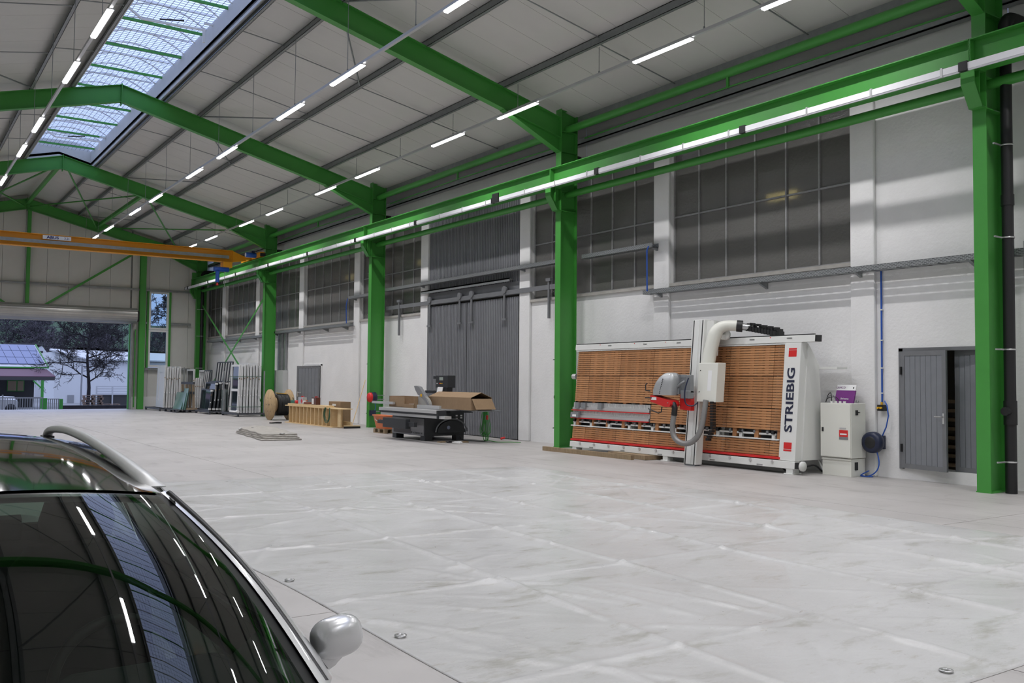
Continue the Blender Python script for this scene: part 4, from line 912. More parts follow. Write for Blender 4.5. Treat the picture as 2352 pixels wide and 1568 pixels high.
# hose reel on the column
t = thing('hose_reel', 'red and dark blue hose reel bracketed to a green column', 'hose reel', (14.2, 29.15, 1.0))
MB().lathe([(0,-.09),(.15,-.09),(.17,-.05),(.17,0)], (14.05,29.2,1.05), 'x', 20).to('red_cover', 'red', t)
MB().lathe([(.17,0),(.18,.03),(.18,.16),(.12,.2),(0,.2)], (14.05,29.2,1.05), 'x', 20).to('drum_housing', 'navy', t)
for z in (.98, 1.12, .42, .56): MB().box(14.12, 14.62, 29.30, 29.34, z-.012, z+.012).to('column_bracket', 'galv', t)
MB().box(14.05, 14.25, 29.20, 29.32, .42, .60).to('outlet_box', 'navy', t)
MB().tube(smooth([(14.2,29.2,.88),(14.22,29.18,.7),(14.2,29.2,.6)]), .012, 8).to('hose', 'blue', t)
# broom
t = thing('broom', 'wide black-bristled broom with wooden handle leaning on a green column', 'broom', (13.5, 29.2, 0))
MB().tube([(13.32,29.12,.09),(14.02,29.60,1.66)], .014, 8).to('handle', 'pine', t)
MB().bx((13.30,29.08,.085), (.55,.07,.03), -.2).to('brush_head', 'pine', t); MB().bx((13.30,29.07,.036), (.56,.08,.07), -.2).to('bristles', 'rubber', t)
# ---------------------------------------------------------------- pine stair frame used as bench
t = thing('stair_frame', 'pale pine stair-like frame lying on its side as a workbench', 'wooden frame', (13.1, 31.8, 0))
MB().box(12.88, 13.30, 29.05, 34.3, .64, .67).to('side_board', 'pine', t); MB().box(12.86, 13.34, 29.75, 34.25, 0, .03).to('side_board', 'pine', t)
MB().box(12.90, 13.20, 30.35, 34.05, .67, .735).to('top_board', 'pine', t)
for k in range(12):
    y = 33.9-k*.355; MB().box(12.90, 13.28, y-.02, y+.02, .03, .64).to('tread_board', 'pine', t)
for y in (29.55,): MB().box(13.0, 13.04, y-.18, y+.05, .03, .64).to('end_board', 'pine', t)
MB().box(13.255, 13.275, 29.8, 33.92, .04, .63).to('back_board', 'pine', t)
tag(MB().bx((13.5,30.0,.10), (.05,1.1,.19), -.12).to('plank_offcut', 'pine'), 'short pine plank standing on edge on the floor before the broom', 'timber')
# things on the bench
def canister(name, label, x, y, z, w_, d, h, body, cap):
    c = thing(name, label, 'canister', (x, y, z))
    MB().box(x-w_/2, x+w_/2, y-d/2, y+d/2, z, z+h).to('can_body', body, c, bevel=.012)
    MB().cyl((x,y+d*.1,z+h),(x,y+d*.1,z+h+.045),.028,12).to('cap', cap, c)
    MB().tube([(x,y-d*.05,z+h),(x,y-d*.15,z+h+.04),(x,y-d*.35,z+h+.04),(x,y-d*.42,z+h)], .009, 6).to('carry_handle', cap, c)
    return c
c = canister('canister', 'pale metal canister with red cap and red hazard diamond on the pine bench', 13.05, 32.95, .736, .16, .46, .25, 'alu', 'red')
MB().bx((12.967,32.83,.85), (.004,.13,.13), 0, PI/4).to('hazard_diamond', 'red', c)
c = canister('canister', 'tall brown canister with white label on the pine bench', 13.08, 31.72, .736, .17, .42, .26, mat('brown_can', (.10,.035,.025), .45), 'red')
MB().box(12.99, 12.994, 31.72, 31.9, .76, .96).to('paper_label', 'paper', c)
t = thing('power_tool', 'green and red power tool lying on the pine bench', 'tool', (13.05, 33.9, .736))
MB().bx((13.05,34.0-.25,.80), (.16,.42,.11)).to('tool_case', mat('tool_green', (.02,.14,.09), .45), t, bevel=.02); MB().lathe([(0,-.12),(.06,-.12),(.065,.08),(0,.12)], (13.03,33.45,.80), 'y', 14).to('red_drum', 'red', t)
MB().tube(smooth([(13.05,33.9,.86),(13.05,33.95,.95),(13.1,34.0,.93),(13.1,33.95,.84)]), .009, 6).to('tool_cable', 'black', t)
t = thing('hand_tool', 'brown wooden-handled hand tool with white fitting on the pine bench', 'tool', (13.0, 32.4, .736))
MB().bx((13.0,32.3,.785), (.10,.42,.08), .2).to('handle_block', mat('redbrown', (.20,.06,.035), .5), t, bevel=.02); MB().bx((12.97,32.5,.82), (.07,.12,.10), .5).to('white_fitting', 'paper', t); MB().bx((13.0,32.42,.87), (.05,.12,.03)).to('orange_lever', 'orange', t)
t = thing('cardboard_carton', 'small cardboard carton with white label behind the pine bench end', 'box', (13.55, 30.8, 0))
MB().box(13.4, 13.8, 30.3, 31.3, 0, .87).to('carton', 'cardboard', t); MB().box(13.395, 13.4, 30.68, 30.98, .72, .79).to('paper_label', 'paper', t)
t = thing('hose_coil', 'dark green hose coil hanging over the end of the pine bench', 'hose', (12.85, 30.2, .2))
for k in range(3): MB().tube(smooth([(12.85,30.35-.05*k,.68),(12.83,30.42-.06*k,.45),(12.83,30.3-.05*k,.20+.03*k),(12.83,30.05,.17+.03*k),(12.83,29.88+.04*k,.35),(12.85,29.95,.68)]), .012, 6).to('hose_loop', mat('hose_green', (.03,.09,.04), .5) if k == 0 else 'hose_green', t)
# ---------------------------------------------------------------- cable drum
t = thing('cable_drum', 'wooden cable drum wound with thick black cable beside a green column', 'cable drum', (13.4, 36.3, 0))
for x in (13.0, 13.78):
    fl_ = MB().lathe([(0,-.03),(.62,-.03),(.62,.03),(0,.03),(0,-.03)], (x,36.3,.62), 'x', 40).to('flange', 'drumwood', t)
    for k in range(6): MB().cyl((x-.036,36.3+.3*math.cos(k*PI/3),.62+.3*math.sin(k*PI/3)),(x-.028,36.3+.3*math.cos(k*PI/3),.62+.3*math.sin(k*PI/3)),.016,8).to('bolt', 'black', fl_)
    MB().cyl((x-.036,36.3,.62),(x-.028,36.3,.62),.035,12).to('centre_hole', 'black', fl_)
MB().cyl((13.03,36.3,.62),(13.75,36.3,.62),.30,28).to('core', 'drumwood', t)
n = 10; pr = [(.30,0)]
for k in range(n): pr += [(.42-.02*(k % 3 == 0),.01+k*.05),(.445,.025+k*.05),(.42,.045+k*.05)]
MB().lathe(pr+[(.30,.52)], (13.22,36.3,.62), 'x', 32).to('wound_cable', 'rubber', t)
MB().bx((13.45,36.25,1.075), (.42,.10,.025), -.1, 0, .1).to('yellow_strap', 'yellow', t)
# ================================================================ STACKED WINDOW FRAMES
mat('upvc', (.74,.745,.75), .35); mat('grey_profile', (.55,.55,.54), .5); mat('dark_frame', (.035,.04,.045), .35); mat('greenglass', (.13,.24,.20), .12, spec=.8); mat('glassdark', (.02,.03,.035), .06, spec=.8)
mat('steel_dark', (.06,.065,.075), .55); mat('raw_wood', (.30,.23,.16), .8)
def stillage(label, x0, x1, y0, y1, posts, h=.16, ph=2.0):
    t = thing('steel_stillage', label, 'stillage', ((x0+x1)/2, (y0+y1)/2, 0))
    for x in (x0+.04, x1-.04): MB().box(x-.04, x+.04, y0, y1, h-.08, h).to('deck_rail', 'steel_dark', t)
    for y in (y0+.04, (y0+y1)/2, y1-.04): MB().box(x0+.08, x1-.08, y-.04, y+.04, h-.07, h-.005).to('cross_rail', 'steel_dark', t)
    for x in (x0+.05, x1-.05):
        for y in (y0+.05, y1-.05): MB().box(x-.04, x+.04, y-.04, y+.04, 0, h-.08).to('foot', 'steel_dark', t)
    for x, y in posts: MB().box(x-.025, x+.025, y-.025, y+.025, h, ph).to('upright', 'galv', t)
    return t
def winframe(label, x, y0, y1, z0, h, d=.07, split=None, fm='upvc', gm='glassdark', group=None, lean=0.0, bar=.09):
    t = thing('casement_frame', label, 'window frame', (x, (y0+y1)/2, z0), group)
    Sx = Matrix.Translation((x,0,z0)) @ Matrix(((1,0,lean,0),(0,1,0,0),(0,0,1,0),(0,0,0,1))) @ Matrix.Translation((-x,0,-z0))
    m_ = MB().box(x, x+d, y0, y0+bar, z0, z0+h).box(x, x+d, y1-bar, y1, z0, z0+h).box(x, x+d, y0+bar, y1-bar, z0, z0+bar).box(x, x+d, y0+bar, y1-bar, z0+h-bar, z0+h)
    zs = [z0+bar, z0+h-bar]
    if split: m_.box(x, x+d, y0+bar, y1-bar, z0+h*split-bar*.6, z0+h*split+bar*.6); zs = [z0+bar, z0+h*split-bar*.6, z0+h*split+bar*.6, z0+h-bar]
    m_.xf(Sx).to('frame', fm, t)
    for k in range(0, len(zs), 2): MB().box(x+d*.4, x+d*.6, y0+bar, y1-bar, zs[k], zs[k+1]).xf(Sx).to('glass_pane', gm, t)
    MB().box(x+d*.44, x+d*.56, y0-.003, y0, z0+.05, z0+h-.05).xf(Sx).to('edge_seal', 'plastic_grey', t)
    for zz in (.35, .7): MB().box(x+.005, x+d*.5, y0-.03, y0, z0+h*zz, z0+h*zz+.05).xf(Sx).to('packing_block', 'cardboard' if zz > .5 else 'paper', t)
    return t
# right hand stillage
stillage('dark steel stillage carrying tall white window frames beside the column', 12.80, 14.03, 39.75, 42.0, [(13.98,39.8),(13.98,41.9),(12.85,41.9)])
winframe('tall white two-light window frame facing out at the front of the stillage', 12.90, 40.1, 41.2, .16, 2.12, .09, .47, lean=.03)
for k in range(7): winframe('tall white window frame packed edge-on in the stillage by the column', 13.03+k*.13, 40.1-.02*(k % 2), 41.2, .16, 2.08+.05*((k*7) % 3), .08, .5, fm='upvc', group='edge-on frames in the right stillage', lean=.012)
t = thing('packing_roll', 'white plastic packing roll lying on the stillage edge', 'roll', (12.85, 39.9, .16))
MB().cyl((12.87,40.0,.20),(12.87,41.0,.20),.045,12).to('roll', 'paper', t); MB().cyl((12.87,39.86,.22),(12.87,40.1,.22),.06,12).to('roll_end', 'paper', t)
for z in (.42, 1.75): tag(MB().tube([(12.86,40.06,z),(13.98,40.02,z),(13.98,41.28,z),(12.86,41.28,z),(12.86,40.06,z)], .012, 4).to('lashing_strap', mat('strap', (.06,.13,.09), .6) if 'strap' not in M else 'strap'), 'green strap lashing the white frames %s' % ('near their feet' if z < 1 else 'near their tops'), 'strap')
# dark empty transport racks behind
def lattice(label, x, y0, y1, h, nb, lean):
    t = thing('glass_rack', label, 'rack', (x, (y0+y1)/2, 0)); 
    L = lambda yy, z: (x+lean*z, yy, z)
    for k in range(nb):
        yy = y0+(y1-y0)*k/(nb-1); MB().bar(L(yy,.05), L(yy,h), .05, .05).to('rack_bar', 'steel_dark', t)
        if 0 < k < nb-1: MB().bar((x-.03+lean*.1,yy+.12,.1), (x-.03+lean*h,yy+.12,h-.05), .06, .03).to('padded_bar', 'grey_profile', t)
    for z in (.1, h*.35, h*.62, h): MB().bar(L(y0,z), L(y1,z), .05, .05).to('cross_bar', 'steel_dark', t)
    for yy in (y0, y1): MB().bar((x+.45,yy,.02), (x-.35,yy,.02), .06, .05).to('rack_foot', 'steel_dark', t)
    return t
lattice('tall dark steel glass rack with padded bars leaning back against the wall', 13.45, 43.3, 45.7, 2.44, 7, .10)
lattice('lower dark steel glass rack with padded bars beside the tall one', 13.3, 46.0, 47.2, 2.05, 5, .10)
# small rack with clear glass
stillage('small dark stillage with clear glass panes before the tall rack', 13.0, 13.5, 42.3, 43.6, [(13.05,42.4),(13.45,42.4),(13.05,43.5)], ph=1.2)
for k in range(2): tag(MB().box(13.1+k*.1, 13.112+k*.1, 42.4, 43.4, .165, 1.15).to('glass_sheet', mat('paleglass', (.20,.24,.24), .08) if k == 0 else 'paleglass'), 'clear glass pane on edge in the small dark stillage', 'glass', 'clear panes in the small stillage')
# black frames
stillage('dark steel stillage carrying black window frames with white foam corners', 12.50, 13.35, 42.9, 45.2, [])
for k in range(5):
    hh = (1.0, 1.32, 1.36, 1.38, 1.34)[k]; w0 = (43.2, 43.1, 43.05, 43.05, 43.05)[k]
    f_ = winframe('low black window frame at the front of the dark stillage' if k == 0 else 'tall black window frame with white foam corners standing on a dark stillage', 12.58+k*.15, w0, 44.75, .165, hh, .085, None, 'dark_frame', 'glassdark', 'black frames on the dark stillage', lean=.10, bar=.07)
    for z in (.2, .165+hh-.12): MB().bx((12.62+k*.15+.10*(z-.165),w0+.02,z+.04), (.09,.09,.08), .3).to('foam_corner', 'paper', f_)
    if k in (1, 3): MB().box(12.60+k*.15+.06, 12.625+k*.15+.06, w0-.012, w0, .6, hh).to('white_edge', 'upvc', f_)
# green glass crate
pallet('low dark wooden pallet under the green glass panes', 12.2, 46.6, 1.0, 2.3, 0, 'steel_dark')
t = thing('glass_crate', 'rough wooden crate rack holding the green glass panes', 'crate', (12.45, 46.6, .14))
for y in (45.6, 46.2, 46.8, 47.5): MB().bar((12.55,y,.14), (12.5,y,1.35), .07, .10).to('crate_post', 'raw_wood', t)
for z in (.95, 1.42): MB().bar((12.50,45.45,z), (12.50,47.65,z), .06, .12).to('crate_rail', 'steel_dark', t)
MB().box(12.2, 12.7, 45.5, 45.62, .14, .22).to('crate_sill', 'raw_wood', t)
for k, (y0, y1, h) in enumerate(((45.75,47.5,.82), (45.6,46.3,1.02), (45.7,47.4,.80), (46.0,47.45,.5))):
    x = 12.08+k*.05+(.0 if k != 3 else -.20)
    tag(MB().hexa([(x,y0,.145),(x+.02,y0,.145),(x+.02,y1,.145),(x,y1,.145),(x+.16,y0,.145+h),(x+.18,y0,.145+h),(x+.18,y1,.145+h),(x+.16,y1,.145+h)]).to('glass_sheet', 'greenglass'), ['large green-tinted glass pane leaning on a wooden crate','narrow tall green-tinted glass pane behind the large one','green-tinted glass pane at the back of the crate','low green-tinted glass pane at the front of the crate'][k], 'glass')
# left hand stillage: white doors and frames
stillage('long dark steel stillage carrying white door frames by the end wall', 11.5, 12.75, 47.9, 50.9, [(12.7,48.0)], ph=2.2)
winframe('white panelled door frame with long slots facing out by the end wall', 11.80, 48.4, 49.9, .165, 2.13, .08, None, 'upvc', 'upvc', lean=.03, bar=.34)
for k in range(6): winframe('white frame standing edge-on in the stillage by the end wall', 11.93+k*.12, 48.4, 49.8, .165, 2.02+.06*(k % 2), .085, None, 'upvc', 'glassdark', 'edge-on frames by the end wall', lean=.02)
stillage('narrow dark stillage of short white frames in the far corner', 12.95, 14.0, 47.4, 49.6, [(13.95,47.5),(13.95,49.5)], ph=2.0)
for k in range(5): winframe('shorter white frame standing edge-on in the far corner', 13.05+k*.11, 47.7, 49.0, .165, (1.95,1.5,1.52,1.48,1.5)[k], .08, None, 'upvc', 'glassdark', 'short frames in the far corner', lean=.02)
winframe('white frame with a small top notch behind the short frames', 13.66, 47.6, 48.9, .165, 1.92, .13, .8, 'upvc', 'grey_profile', lean=.02)
# folded tarpaulin on the floor
mat('tarp_old', (.36,.335,.30), .6, var=.25, vscale=5)
t = thing('folded_tarp', 'grey folded tarpaulin with metal eyelets lying flat on the concrete floor', 'tarpaulin', (9.3, 26, 0))
cs_ = [Vector((8.45,24.15)), Vector((9.50,24.0)), Vector((10.35,28.4)), Vector((9.0,28.1))]
rr = random.Random(5)
for k in range(4):
    cc = sum(cs_, Vector((0,0)))/4; q = [cc+(p-cc)*(1-.045*k-.02*rr.random()) for p in cs_]; z0 = .004+k*.042
    n = 10; ring = []
    for i in range(4):
        for j in range(n): p = q[i].lerp(q[(i+1) % 4], j/n); w_ = .03*math.sin(j*1.7+i+k*2); ring.append((p.x+w_, p.y+w_))
    vs = [(x,y,z0) for x,y in ring]+[(cc.x+(x-cc.x)*1.01, cc.y+(y-cc.y)*1.01, z0+.020) for x,y in ring]+[(cc.x+(x-cc.x)*.985,cc.y+(y-cc.y)*.985,z0+.038) for x,y in ring]
    L = len(ring); m_ = MB().add(vs, [(r*L+i, r*L+(i+1) % L, (r+1)*L+(i+1) % L, (r+1)*L+i) for r in range(2) for i in range(L)], True); m_.add(vs[2*L:], [tuple(range(L))]); m_.add(vs[:L], [tuple(range(L))])
    m_.to('fold_layer', 'tarp_old', t)
loft(MB(), [[(9.4+dx*s_, 27.3+dy*s_, .165+.10*(1-s_)) for dx, dy in ((-.5,-.9),(.4,-.8),(.8,.6),(.2,1.0),(-.4,.5))] for s_ in (1,.6,.2)]).to('raised_fold', 'tarp_old', t)
for x, y, z in ((9.1,24.4,.168), (9.35,24.45,.168), (8.95,27.5,.168), (9.2,27.0,.22)): MB().lathe([(.035,0),(.075,0),(.075,.008),(.035,.008),(.035,0)], (x,y,z), 'z', 14).to('eyelet', 'steel', t)
tag(MB().bx((12.2,33.6,.02), (.35,.12,.035), .5).bx((12.35,33.5,.025), (.16,.2,.045), 1.0).to('floor_scrap', 'rubber'), 'dark rag lying on the floor before the pine bench', 'scrap')
# ================================================================ WHITE TARPAULIN ON THE FLOOR
def tarpmat():
    m = bpy.data.materials.new('tarp_white'); m.use_nodes = True; nt = m.node_tree; b = nt.nodes['Principled BSDF']
    tc = nt.nodes.new('ShaderNodeTexCoord')
    def noise(sc, det, st, rough=.6):
        mp = nt.nodes.new('ShaderNodeMapping'); mp.inputs['Scale'].default_value = st; nt.links.new(tc.outputs['Object'], mp.inputs[0])
        n = nt.nodes.new('ShaderNodeTexNoise'); n.inputs['Scale'].default_value = sc; n.inputs['Detail'].default_value = det; n.inputs['Roughness'].default_value = rough
        nt.links.new(mp.outputs[0], n.inputs['Vector']); return n.outputs[0]
    def ramp(s_, a, ca, bb, cb):
        r = nt.nodes.new('ShaderNodeValToRGB'); e = r.color_ramp.elements; e[0].position, e[0].color = a, (*ca,1); e[1].position, e[1].color = bb, (*cb,1); nt.links.new(s_, r.inputs[0]); return r.outputs[0]
    def mul(a, c):
        x = nt.nodes.new('ShaderNodeMixRGB'); x.blend_type = 'MULTIPLY'; x.inputs[0].default_value = 1; nt.links.new(a, x.inputs[1]); nt.links.new(c, x.inputs[2]); return x.outputs[0]
    base = ramp(noise(.6, 5, (1,1,1)), .3, (.43,.423,.414), .7, (.515,.511,.505))
    d1_ = ramp(noise(1.3, 8, (.8,2.0,1), .75), .34, (.72,.71,.66), .46, (1,1,1))
    d2_ = ramp(noise(4, 6, (.7,1.8,1), .75), .30, (.74,.70,.64), .40, (1,1,1))
    d3_ = ramp(noise(30, 2, (1,1,1)), .22, (.45,.40,.36), .25, (1,1,1))
    nt.links.new(mul(mul(mul(base, d1_), d2_), d3_), b.inputs['Base Color'])
    rr_ = nt.nodes.new('ShaderNodeMapRange'); rr_.inputs['To Min'].default_value = .2; rr_.inputs['To Max'].default_value = .45
    nt.links.new(noise(2.5, 4, (1,1,1)), rr_.inputs[0]); nt.links.new(rr_.outputs[0], b.inputs['Roughness'])
    bp = nt.nodes.new('ShaderNodeBump'); bp.inputs['Strength'].default_value = .28; bp.inputs['Distance'].default_value = .04
    nt.links.new(noise(3.0, 5, (.6,1.5,1)), bp.inputs['Height']); nt.links.new(bp.outputs[0], b.inputs['Normal'])
    M['tarp_white'] = m
tarpmat()
TX0, TX1, TY0, TY1 = 2.70, 10.45, 2.90, 15.35
rr = random.Random(11)
creases = []
# long fold ridges: (x0,y0,dx,dy,width,height)
for x in (4.1, 5.45, 6.8, 8.2, 9.4): creases.append((x,2.9,.05,1.0,.035,.034,99))
for y in (4.2, 6.4, 8.7, 11.0, 13.2): creases.append((2.7,y,1.0,.04,.03,.022,99))
for k in range(120):
    a = rr.gauss(.9, .5); creases.append((rr.uniform(2.9,10.3), rr.uniform(3.1,15.2), math.cos(a), -math.sin(a) if k % 2 else math.sin(a), rr.uniform(.02,.05), rr.uniform(.006,.022), rr.uniform(.4,1.9)))
from mathutils import noise as mnoise
def th(x, y):
    h = .006
    for (cx, cy_, dx, dy, w_, hh, ln) in creases:
        l = math.hypot(dx, dy); ux, uy = dx/l, dy/l; px, py = x-cx, y-cy_
        d = px*-uy+py*ux
        if abs(d) > 4*w_: continue
        s_ = px*ux+py*uy; e = 1.0
        if ln < 90: e = max(0.0, 1-(s_/ln)**2) if abs(s_) < ln else 0.0
        h += hh*e*math.exp(-(d/w_)**2)*(.6+.4*mnoise.noise((x*1.3, y*1.3, 3)))
    h += .005*(mnoise.noise((x*.9, y*.9, 0))+.3*mnoise.noise((x*2.2, y*2.2, 5)))+.004
    edge = min(x-TX0, TX1-x, y-TY0, TY1-y)
    return max(.004, h*min(1, edge/.25+.12))
NX, NY = 240, 380
vs = []
for j in range(NY+1):
    for i in range(NX+1):
        u, v = i/NX, j/NY; y = TY0+(TY1-TY0)*v
        xl = TX0+.03*math.sin(y*1.1); xr = TX1+.06*math.sin(y*.7); x = xl+(xr-xl)*u
        yy = y+(.05*math.sin(x*.9))*(1 if v in (0,1) else .5)-(.08*(x-TX0)*v if True else 0)
        vs.append((x, yy, th(x, y)))
fs = [(j*(NX+1)+i, j*(NX+1)+i+1, (j+1)*(NX+1)+i+1, (j+1)*(NX+1)+i) for j in range(NY) for i in range(NX)]
t = thing('floor_tarpaulin', 'large creased white tarpaulin spread over the concrete floor', 'tarpaulin', (6.5, 9, 0))
m_ = MB().add(vs, fs, True).to('sheet', 'tarp_white', t)
sd = m_.modifiers.new('thick', 'SOLIDIFY'); sd.thickness = .003; sd.offset = -1
for k in range(7):
    MB().lathe([(.018,.0),(.04,.0),(.04,.006),(.018,.006),(.018,0)], (TX0+.11,3.4+k*1.95,.014), 'z', 14).to('eyelet', 'steel', t)
for k in range(5):
    MB().lathe([(.018,.0),(.04,.0),(.04,.006),(.018,.006),(.018,0)], (3.6+k*1.5,TY0+.12,.016), 'z', 14).to('eyelet', 'steel', t)
# ================================================================ SILVER ESTATE CAR
mat('car_silver', (.60,.605,.61), .30, .45, coat=.8)
mat('car_black', (.010,.010,.012), .06, coat=1.0)
mat('frit', (.008,.008,.009), .35)
mat('trim_black', (.015,.015,.016), .5)
mat('interior', (.028,.030,.030), .8)
mat('car_rail', (.60,.60,.59), .36, .25)
def carglass():
    m = bpy.data.materials.new('car_glass'); m.use_nodes = True; nt = m.node_tree; nt.nodes.clear()
    o = nt.nodes.new('ShaderNodeOutputMaterial'); g = nt.nodes.new('ShaderNodeBsdfGlossy'); t = nt.nodes.new('ShaderNodeBsdfTransparent'); mx = nt.nodes.new('ShaderNodeMixShader'); fr = nt.nodes.new('ShaderNodeFresnel')
    g.inputs['Roughness'].default_value = .01; t.inputs[0].default_value = (.36,.46,.40,1); fr.inputs[0].default_value = 1.55
    mu = nt.nodes.new('ShaderNodeMath'); mu.operation = 'MULTIPLY'; mu.inputs[1].default_value = 1.5; mu.use_clamp = True
    nt.links.new(fr.outputs[0], mu.inputs[0]); nt.links.new(mu.outputs[0], mx.inputs[0]); nt.links.new(t.outputs[0], mx.inputs[1]); nt.links.new(g.outputs[0], mx.inputs[2]); nt.links.new(mx.outputs[0], o.inputs[0]); M['car_glass'] = m
carglass()
CX = .23
car = thing('car', 'silver estate car with black roof and raised roof rails parked beside the white tarpaulin', 'car', (CX, 3.4, 0))
def patch(fn, u0, u1, nu, v0, v1, nv):
    vs = [fn(u0+(u1-u0)*i/nu, v0+(v1-v0)*j/nv) for j in range(nv+1) for i in range(nu+1)]
    return MB().add(vs, [(j*(nu+1)+i, j*(nu+1)+i+1, (j+1)*(nu+1)+i+1, (j+1)*(nu+1)+i) for j in range(nv) for i in range(nu)], True)
def Wf(u, v, off=0.0):
    b = Vector((CX+.79*u, 1.98+.40*abs(u)**3.6, .83)); t_ = Vector((CX+.56*u, 2.92+.21*abs(u)**3.4, 1.325-.06*abs(u)**2.4))
    n = Vector((.25*u**3, -.45, .88)).normalized()
    return b.lerp(t_, v)+n*(.055*math.sin(PI*v)*(1-.35*u**4)+off)
def Rf(u, w, off=0.0):
    return Vector((CX+(.56+.05*math.sin(PI*w))*u, (2.93+.21*abs(u)**3.4)*(1-w)+(5.45-.08*u*u)*w, 1.328+.068*math.sin(PI*w*.8)-.06*abs(u)**2.4+off))
ws = patch(lambda u, v: Wf(u, v, .004), -.90, .90, 28, .02, .985, 24).to('windscreen', 'car_glass', car)
for s in (-1, 1):
    patch(lambda u, v: Wf(u, v, .002), s*.89, s*.965, 3, 0, 1.0, 24).to('screen_border', 'frit', car)
    patch(lambda u, v: Wf(u, v, .010*(1-.6*v)+.012*math.sin(PI*(abs(u)-.955)/.10)), s*.955, s*1.055, 6, -.02, 1.02, 24).to('front_pillar', 'car_silver', car)
    MB().tube([Wf(s*.985, v, .010) for v in [k/20 for k in range(21)]], .012, 8).to('pillar_trim', 'trim_black', car)
patch(lambda u, v: Wf(u, v, .0), -.97, .97, 20, .975, 1.0, 2).to('header_seal', 'frit', car)
patch(lambda u, w_: Rf(u, w_, .002), -1.0, 1.0, 28, .006, 1.0, 40).to('roof', 'car_black', car)
patch(lambda u, w_: Rf(u, w_, -.03), -.98, .98, 12, .0, 1.0, 12).to('headliner', 'interior', car)
for s in (-1, 1):
    patch(lambda u, w_: Rf(u, w_, .003) if abs(u) < 1.01 else Rf(u, w_, -.03), s*.985, s*1.075, 5, -.05, 1.0, 30).to('cant_rail', 'car_silver', car)
    X_ = lambda x: CX+s*(x-CX)
    rp_ = smooth([(X_(.765),3.22,1.288),(X_(.745),3.36,1.318),(X_(.735),3.55,1.345),(X_(.73),3.85,1.370),(X_(.73),4.25,1.392),(X_(.73),4.74,1.402),(X_(.73),5.15,1.388),(X_(.73),5.32,1.365),(X_(.73),5.38,1.32)], 6)
    vs = []; n = 14
    for i, p in enumerate(rp_):
        a = i/(len(rp_)-1); w_ = .038-.014*min(1, a/.35); h_ = (.022-.004*min(1, a/.3))*min(1, .12+a/.10)
        d = (rp_[min(i+1,len(rp_)-1)]-rp_[max(i-1,0)]).normalized(); up = Vector((1,0,0)).cross(d).normalized()
        if up.z < 0: up = -up
        if a > .93: up = Vector((0,-d.z,d.y))if False else up
        vs.append([tuple(p+Vector((1,0,0))*w_*math.cos(2*PI*k/n)+up*h_*math.sin(2*PI*k/n)) for k in range(n)])
    loft(MB(), vs).to('roof_rail', 'car_rail', car)
    MB().bx((X_(.73),5.36,1.30), (.05,.12,.09)).to('rail_foot', 'trim_black', car)
    # side glazing and pillars
    def Sg(a, v):        # a along the side 0..1 (front to rear), v 0..1 belt to roof
        yb = 2.45+a*2.85; yt = 3.15+a*1.95
        return Vector((X_(1.045-.02*a), yb, .86)).lerp(Vector((X_(.835-.01*a), yt, 1.245+.05*math.sin(PI*a))), v)+Vector((s*.02*math.sin(PI*v),0,0))
    for a0, a1 in ((.03,.36), (.41,.70), (.75,.97)): patch(lambda a, v: Sg(a, v), a0, a1, 8, .05, .95, 8).to('side_window', 'car_glass', car)
    for a0, a1 in ((.36,.41), (.70,.75), (.97,1.02)): patch(lambda a, v: Sg(a, v)+Vector((s*.004,0,0)), a0, a1, 2, 0, 1, 8).to('side_pillar', 'trim_black', car)
    patch(lambda a, v: Sg(a, v)+Vector((s*.003,0,0)), .0, 1.02, 20, -.03, .06, 2).to('belt_trim', 'trim_black', car)
    # mirror
    mc = Vector((X_(1.148), 2.60, .885)); secs = []
    def sp(c, e): return math.copysign(abs(c)**e, c)
    Rm = Matrix.Rotation(s*-.16, 3, 'Y'); e = .74
    for i in range(15):
        la = -PI/2+PI*i/14
        secs.append([tuple(mc+Rm @ Vector((s*.080*sp(math.sin(la),e), -(.058 if math.cos(2*PI*k/24) > 0 else .03)*sp(math.cos(la),e)*sp(math.cos(2*PI*k/24),e), .061*sp(math.cos(la),e)*sp(math.sin(2*PI*k/24),e)))) for k in range(24)])
    mr = loft(MB(), secs).to('wing_mirror', 'car_silver', car)
    loft(MB(), [rsec(mc.x-s*.02,mc.y,.05,.035,mc.z-.05,14,.8), rsec(mc.x-s*.05,mc.y+.01,.05,.032,mc.z-.085,14,.8), rsec(mc.x-s*.085,mc.y+.02,.035,.03,mc.z-.115,14,.8)]).to('mirror_arm', 'car_silver', mr)
    MB().lathe([(0,.0305),(.042,.0305),(.045,.028)], (mc.x,mc.y,mc.z), 'y', 18).to('mirror_glass', 'alu', mr)
    # wheels
    for yw in (2.0, 4.75):
        wh = MB().lathe([(.0,-.09),(.20,-.09),(.29,-.10),(.31,-.07),(.31,.07),(.29,.10),(.20,.09)], (X_(.98),yw,.31), 'x', 32).to('wheel', 'rubber', car)
        MB().lathe([(0,s*.085),(.05,s*.10),(.18,s*.095),(.20,s*.08)], (X_(.98),yw,.31), 'x', 10).to('rim', 'alu', wh)
    # headlamp
    MB().bx((CX+s*.62,1.32,.62), (.36,.18,.13), s*-.45).to('headlamp', 'clear_glass', car); MB().bx((CX+s*.60,1.37,.62), (.30,.12,.11), s*-.45).to('lamp_reflector', 'alu', car)
